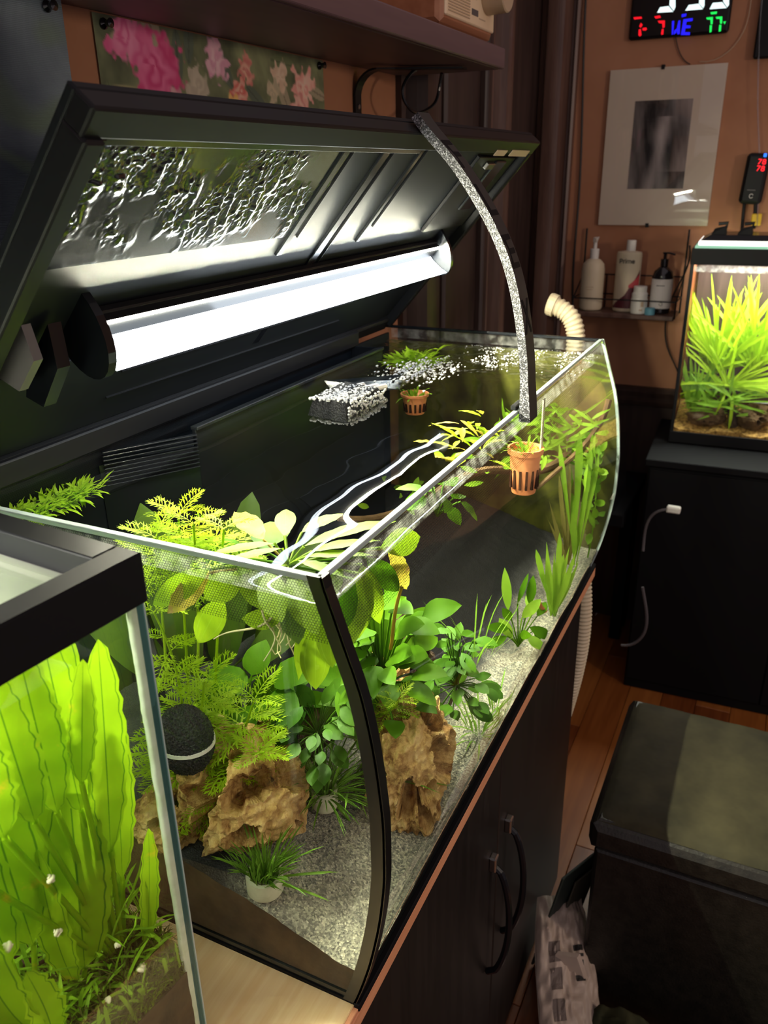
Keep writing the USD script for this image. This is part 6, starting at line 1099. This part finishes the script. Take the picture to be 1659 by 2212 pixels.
obj('tapestry', sheet(np.stack([X, yw, Z], -1)[:, ::-1]), M['fabric'], label='blue grey swirl patterned fabric hanging at the left edge of the back wall', category='tapestry', col=np.ascontiguousarray(img[:, ::-1]).reshape(-1, 3), smooth=True)
for x, z, lb in ((0.249, 0.737, 'black push pin holding the blue grey fabric'), (0.333, 0.735, 'black push pin at the upper left poster corner'), (0.757, 0.736, 'black push pin at the upper right poster corner')):
    t = thing('push_pin', lb, 'pin', (x, WALLY - 0.01, z)); v, f = lathe([(0.0005, 0), (0.0045, 0.0005), (0.0052, 0.002), (0.003, 0.005), (0.0035, 0.009), (0.0045, 0.0105), (0.0005, 0.0115)], (0, 0, 0), 16)
    obj('head', (np.c_[v[:, 0] + x, WALLY - (0.016 if x < 0.3 else 0.0028) - v[:, 2], v[:, 1] + z], f), M['darkbottle'], t, smooth=40)
sf = thing('wall_shelf', 'purple brown floating wall shelf over the raised hood', 'shelf', (0.4, 0.33, 0.745))
obj('board', box((-0.9, 0.244, 0.745), (1.042, WALLY, 0.778), 0.002), M['shelfwood'], sf); obj('front_lip', box((-0.9, 0.237, 0.7455), (1.045, 0.245, 0.775), 0.002), M['shelfwood'], sf)
def flat_bar(pts, w, axis=(1, 0, 0), t_=0.003):
    p = np.asarray(pts, float); tg = np.gradient(p, axis=0); tg /= np.linalg.norm(tg, axis=1, keepdims=True); A = np.tile(np.asarray(axis, float), (len(p), 1)); N = np.cross(tg, A)
    P = np.stack([p - A * w / 2 - N * t_ / 2, p + A * w / 2 - N * t_ / 2, p + A * w / 2 + N * t_ / 2, p - A * w / 2 + N * t_ / 2], 1); n = len(p); q = [[i * 4 + j, i * 4 + (j + 1) % 4, (i + 1) * 4 + (j + 1) % 4, (i + 1) * 4 + j] for i in range(n - 1) for j in range(4)] + [[3, 2, 1, 0], [4 * n - 4, 4 * n - 3, 4 * n - 2, 4 * n - 1]]
    return P.reshape(-1, 3), np.array(q)
t = thing('shelf_bracket', 'black curved iron bracket under the wall shelf', 'bracket', (0.87, WALLY, 0.70))
arc = [(0.872, WALLY - 0.004, 0.50), (0.872, WALLY - 0.004, 0.60), (0.872, WALLY - 0.004, 0.69)] + [(0.872, WALLY - 0.004 - 0.038 * (1 - math.cos(q)), 0.703 + 0.0365 * math.sin(q)) for q in np.linspace(0.1, math.pi / 2, 9)] + [(0.90, 0.36, 0.741), (0.95, 0.27, 0.741)]
obj('bar', flat_bar(arc, 0.020), M['blackp'], t)
for z in (0.66, 0.69): obj('screw', lathe([(0.0004, 0), (0.004, 0.0005), (0.003, 0.002), (0.0004, 0.0025)], (0, 0, 0), 10)[0:2] if False else (lambda v, f: (np.c_[v[:, 0] + 0.872, WALLY - 0.0055 - v[:, 2], v[:, 1] + z], f))(*lathe([(0.0004, 0), (0.004, 0.0005), (0.003, 0.002), (0.0004, 0.0025)], (0, 0, 0), 10)), M['metal'], t)
obj('under_shelf_cable', tube(spline([(1.005, 0.33, 0.742), (1.010, 0.335, 0.728), (1.004, 0.338, 0.705), (0.975, 0.342, 0.688), (0.945, 0.347, 0.682), (0.918, 0.352, 0.690), (0.905, 0.355, 0.708), (0.915, 0.352, 0.728), (0.940, 0.347, 0.742)], 40), 0.0026, 7), M['blackg'], label='black cable loop hanging beneath the shelf end', category='cable')
rd = thing('table_radio', 'retro wooden radio with beige face and round knobs on the wall shelf', 'radio', (0.90, 0.32, 0.782))
RX0, RX1, RY, RZ0, RZ1 = 0.818, 1.036, 0.256, 0.782, 0.902
obj('case', box((RX0, RY, RZ0), (RX1, RY + 0.12, RZ1), 0.010), M['radiowood'], rd); 
obj('face', box((RX0 + 0.010, RY - 0.003, RZ0 + 0.013), (RX1 - 0.004, RY + 0.004, RZ1 - 0.012), 0.002), M['radioface'], rd, label='beige face plate')
for k in range(24): obj('grille_bar', box((RX0 + 0.018, RY - 0.0042, RZ0 + 0.019 + k * 0.0036), (RX0 + 0.103, RY - 0.0028, RZ0 + 0.0205 + k * 0.0036)), M['radioknob'], rd)
def knob(x, z, r, h): 
    v, f = lathe([(r * 0.96, 0), (r, h * 0.1), (r * 0.96, h * 0.95), (r * 0.90, h), (0.0005, h)], (0, 0, 0), 28); return obj('knob', (np.c_[v[:, 0] + x, RY - 0.0028 - v[:, 2], v[:, 1] + z], f), M['radioknob'], rd, smooth=35)
knob(0.996, 0.846, 0.031, 0.034); knob(0.947, 0.864, 0.013, 0.024); knob(0.972, 0.886, 0.010, 0.022)
obj('badge', box((0.930, RY - 0.0036, RZ0 + 0.026), (0.957, RY - 0.0028, RZ0 + 0.034)), M['wreath'], rd, label='dark badge'); obj('print_line', box((0.962, RY - 0.0034, RZ0 + 0.024), (0.990, RY - 0.0028, RZ0 + 0.0255)), M['radioknob'], rd)
for x in (0.937, 0.947): obj('dot', box((x, RY - 0.0034, RZ0 + 0.047), (x + 0.002, RY - 0.0028, RZ0 + 0.049)), M['ink'], rd)
for x in (RX0 + 0.02, RX1 - 0.03): obj('foot', box((x, RY + 0.01, RZ0 - 0.0045), (x + 0.012, RY + 0.02, RZ0 + 0.001)), M['blackp'], rd); obj('foot', box((x, RY + 0.10, RZ0 - 0.0045), (x + 0.012, RY + 0.11, RZ0 + 0.001)), M['blackp'], rd)

# ------------------------------------------------------------------ behind and beside the stand
ho = spline([(1.0, 0.126, 0.386), (1.0, 0.112, 0.381), (1.0, 0.093, 0.368), (1.0, 0.082, 0.345), (1.0, 0.080, 0.31), (0.985, 0.080, 0.15), (0.945, 0.035, -0.02), (0.92, 0.012, -0.15), (0.92, 0.03, -0.35), (0.93, 0.05, -0.66)], 760)
hr = 0.0150 + 0.0013 * np.sin(np.arange(760) * 2 * math.pi / 5.0); hr = np.where(np.arange(760) < 5, 0.0185, hr)
h_ = thing('ribbed_hose', 'beige ribbed hose rising behind the far end of the large aquarium', 'hose', (0.97, 0.08, FLOOR)); obj('tube', tube(ho, hr, 16), M['cream'], h_, smooth=50)
obj('end_flange', tube([ho[0] + np.array([0, 0.004, 0.001]), ho[0], ho[6]], [0.0175, 0.0190, 0.0185], 18), M['cream'], h_); obj('hose_mouth', tube([ho[0] + np.array([0, 0.0046, 0.0012]), ho[0] + np.array([0, 0.0040, 0.001])], 0.0145, 16), M['slot'], h_, label='dark hose opening')
obj('valve', box((0.80, 0.00, -0.30), (0.835, 0.035, -0.24), 0.006), M['blackp'], label='black fitting at the right end of the stand', category='fitting')
cb = thing('clear_bin', 'dim translucent plastic bin against the wall left of the black stand', 'bin', (1.62, 0.16, -0.15))
bo = np.array([[1.56, 0.075], [1.70, 0.075], [1.70, 0.235], [1.56, 0.235]]); bt = np.array([[1.575, 0.088], [1.69, 0.088], [1.69, 0.222], [1.575, 0.222]])
bv = np.array([[*p, -0.20] for p in bo] + [[*p, -0.03] for p in bt]); obj('walls', (bv, np.array([[0, 1, 5, 4], [1, 2, 6, 5], [2, 3, 7, 6], [3, 0, 4, 7], [3, 2, 1, 0]])), M['clearbox'], cb)
bh = spline([(1.575, 0.10, -0.03), (1.565, 0.12, 0.015), (1.565, 0.155, 0.03), (1.565, 0.19, 0.015), (1.575, 0.21, -0.03)], 14); obj('handle', tube(bh, 0.004, 6), M['wreath'], cb)
lt = thing('low_table', 'low dark table behind the stand carrying the translucent bin', 'table', (1.55, 0.18, FLOOR)); obj('top', box((1.545, 0.05, -0.235), (1.88, 0.37, -0.20), 0.003), M['blackm'], lt)
for x in (1.76, 1.84):
    for y in (0.06, 0.33): obj('leg', box((x, y, FLOOR), (x + 0.03, y + 0.03, -0.235)), M['blackm'], lt)
pc = thing('white_plug', 'white cable plug hanging in the dark gap right of the large aquarium', 'plug', (1.30, -0.02, -0.05))
obj('plug', box((1.295, -0.098, -0.076), (1.312, -0.070, -0.062), 0.003), M['white'], pc); obj('cord', tube(spline([(1.30, -0.07, -0.07), (1.30, -0.045, -0.085), (1.30, -0.032, -0.14), (1.29, -0.034, -0.17)], 16), 0.003, 6), M['wreath'], pc)
obj('grey_cable', tube(spline([(1.22, -0.02, -0.37), (1.22, -0.045, -0.36), (1.22, -0.062, -0.335), (1.22, -0.066, -0.29), (1.22, -0.05, -0.22)], 20), 0.0032, 6), M['wreath'], label='grey cord looping down near the floor behind the stand', category='cord')

# ------------------------------------------------------------------ on the floor
OT, OX0, OX1, OY0, OY1 = -0.285, 0.582, 0.925, -0.52, -0.086
ot = thing('ottoman', 'dark brown leather storage ottoman with worn olive suede lid', 'ottoman', ((OX0 + OX1) / 2, (OY0 + OY1) / 2, FLOOR))
obj('body', box((OX0 + 0.010, OY0 + 0.01, FLOOR), (OX1 - 0.010, OY1 - 0.010, OT - 0.062), 0.006), M['leather'], ot)
obj('lid_rim', box((OX0, OY0, OT - 0.060), (OX1, OY1, OT - 0.006), 0.014), M['leather'], ot)
ux, uy = np.meshgrid(np.linspace(0, 1, 50), np.linspace(0, 1, 60), indexing='ij')
uz = OT - 0.008 + 0.013 * (np.clip(ux * (1 - ux) * 9, 0, 1) * np.clip(uy * (1 - uy) * 9, 0, 1)) ** 0.5 + 0.003 * (meshkit.fbm(np.stack([ux * 9, uy * 11, 0 * ux], -1), 4, 3) - 0.5)
obj('suede_top', sheet(np.stack([OX0 + 0.010 + ux * (OX1 - OX0 - 0.020), OY0 + 0.01 + uy * (OY1 - OY0 - 0.02), uz], -1)), M['suede'], ot, label='worn olive suede cushion top', smooth=True)
fo_ = thing('green_folder', 'dark green folder standing between stand and ottoman', 'folder', (0.66, -0.05, FLOOR))
M['folder'] = plain('green_card', (0.022, 0.034, 0.026), 0.6); M['folder2'] = plain('olive_card', (0.06, 0.055, 0.035), 0.7)
obj('cover', fbox((0.655, -0.052, FLOOR + 0.125), unit((0.9, -0.42, 0)), unit((0.42, 0.9, 0.2)), unit((-0.08, -0.18, 1)), (0.10, 0.004, 0.24), 0.001), M['folder'], fo_); obj('sheet', fbox((0.665, -0.062, FLOOR + 0.11), unit((0.9, -0.42, 0)), unit((0.42, 0.9, 0.2)), unit((-0.08, -0.18, 1)), (0.06, 0.003, 0.21), 0.001), M['folder2'], fo_)
bg = thing('mailing_bag', 'crumpled pale mailing bag with printed shipping marks on the floor', 'bag', (0.55, -0.085, FLOOR))
ba, bb = np.meshgrid(np.linspace(-1, 1, 46), np.linspace(-1, 1, 60), indexing='ij'); q = np.stack([ba * 2.2, bb * 2.6, 0 * ba], -1)
cr_ = meshkit.fbm(q * 1.3 + 4, 3, 61); rid = np.abs(meshkit.noise(q * 2.3, 62) - 0.5)
bc, bu_, bv_ = np.array([0.556, -0.082, FLOOR + 0.085]), unit((0.55, -0.80, -0.10)), unit((0.62, 0.26, 0.36)); bn = unit(np.cross(bu_, bv_)); bn = bn if bn[2] > 0 else -bn
wid = 0.050 * (1 - 0.25 * np.clip(bb, 0, 1) ** 2); top_ = bc + bu_ * (ba * wid)[..., None] + bv_ * (bb * 0.125)[..., None] + bn * (0.022 * np.clip((1 - ba ** 2) * (1 - bb ** 4), 0, 1) ** 0.6 + 0.016 * (cr_ - 0.5) + 0.014 * (0.25 - rid))[..., None]
bot_ = bc + bu_ * (ba * wid)[..., None] + bv_ * (bb * 0.125)[..., None] - bn * 0.006
obj('bag', cat([sheet(top_), (sheet(bot_)[0], sheet(bot_)[1][:, ::-1])]), M['bag'], bg, smooth=40)
def on_bag(a0, a1, b0, b1, lift=0.0012):
    ii = np.clip(((np.linspace(a0, a1, 6) + 1) / 2 * 45).astype(int), 0, 45); jj = np.clip(((np.linspace(b0, b1, 6) + 1) / 2 * 59).astype(int), 0, 59); return sheet(top_[np.ix_(ii, jj)] + bn * lift)
M['bagink'] = plain('grey_bag_print', (0.16, 0.12, 0.10), 0.6)
for k in range(4): obj('printed_box', on_bag(-0.62, -0.25, -0.75 + k * 0.32, -0.52 + k * 0.32), M['bagink'], bg)
for k in range(5): obj('barcode_bar', on_bag(0.16, 0.50, -0.02 + k * 0.085, 0.02 + k * 0.085), M['ink'], bg)
fq = [(0.566, -0.062, -0.553), (0.566, -0.096, -0.541), (0.560, -0.126, -0.615), (0.558, -0.094, -0.628), (0.562, -0.074, -0.606)]
fp = hull(fq + [(x - 0.006, y + 0.003, z - 0.004) for x, y, z in fq])
obj('flap', fp, M['bag'], bg, label='folded over triangular bag flap')
ba, bb = np.meshgrid(np.linspace(0, 1, 70), np.linspace(0, 1, 70), indexing='ij')
cz_ = FLOOR + 0.004 + (0.045 + 0.075 * meshkit.fbm(np.stack([ba * 7, bb * 9, 0 * ba], -1), 4, 66)) * np.clip(ba * (1 - ba) * 7, 0, 1) * np.clip(bb * (1 - bb) * 12, 0, 1)
obj('floor_cloth', sheet(np.stack([0.36 + 0.21 * ba, -0.52 + 0.42 * bb, cz_], -1)), M['cloth'], label='dark green rumpled cloth on the floor in front of the ottoman', category='cloth', smooth=True)
ba, bb = np.meshgrid(np.linspace(0, 1, 24), np.linspace(0, 1, 16), indexing='ij'); zz_ = FLOOR + 0.055 + 0.065 * (np.sin(ba * math.pi) * np.sin(bb * math.pi)) ** 0.6 + 0.02 * meshkit.fbm(np.stack([ba * 5, bb * 4, 0 * ba], -1), 3, 67)
obj('cloth_corner', sheet(np.stack([0.475 + 0.05 * ba, -0.265 + 0.06 * bb, zz_], -1)), M['ochre'], label='ochre yellow cloth corner on the dark green floor cloth', category='cloth', smooth=True)
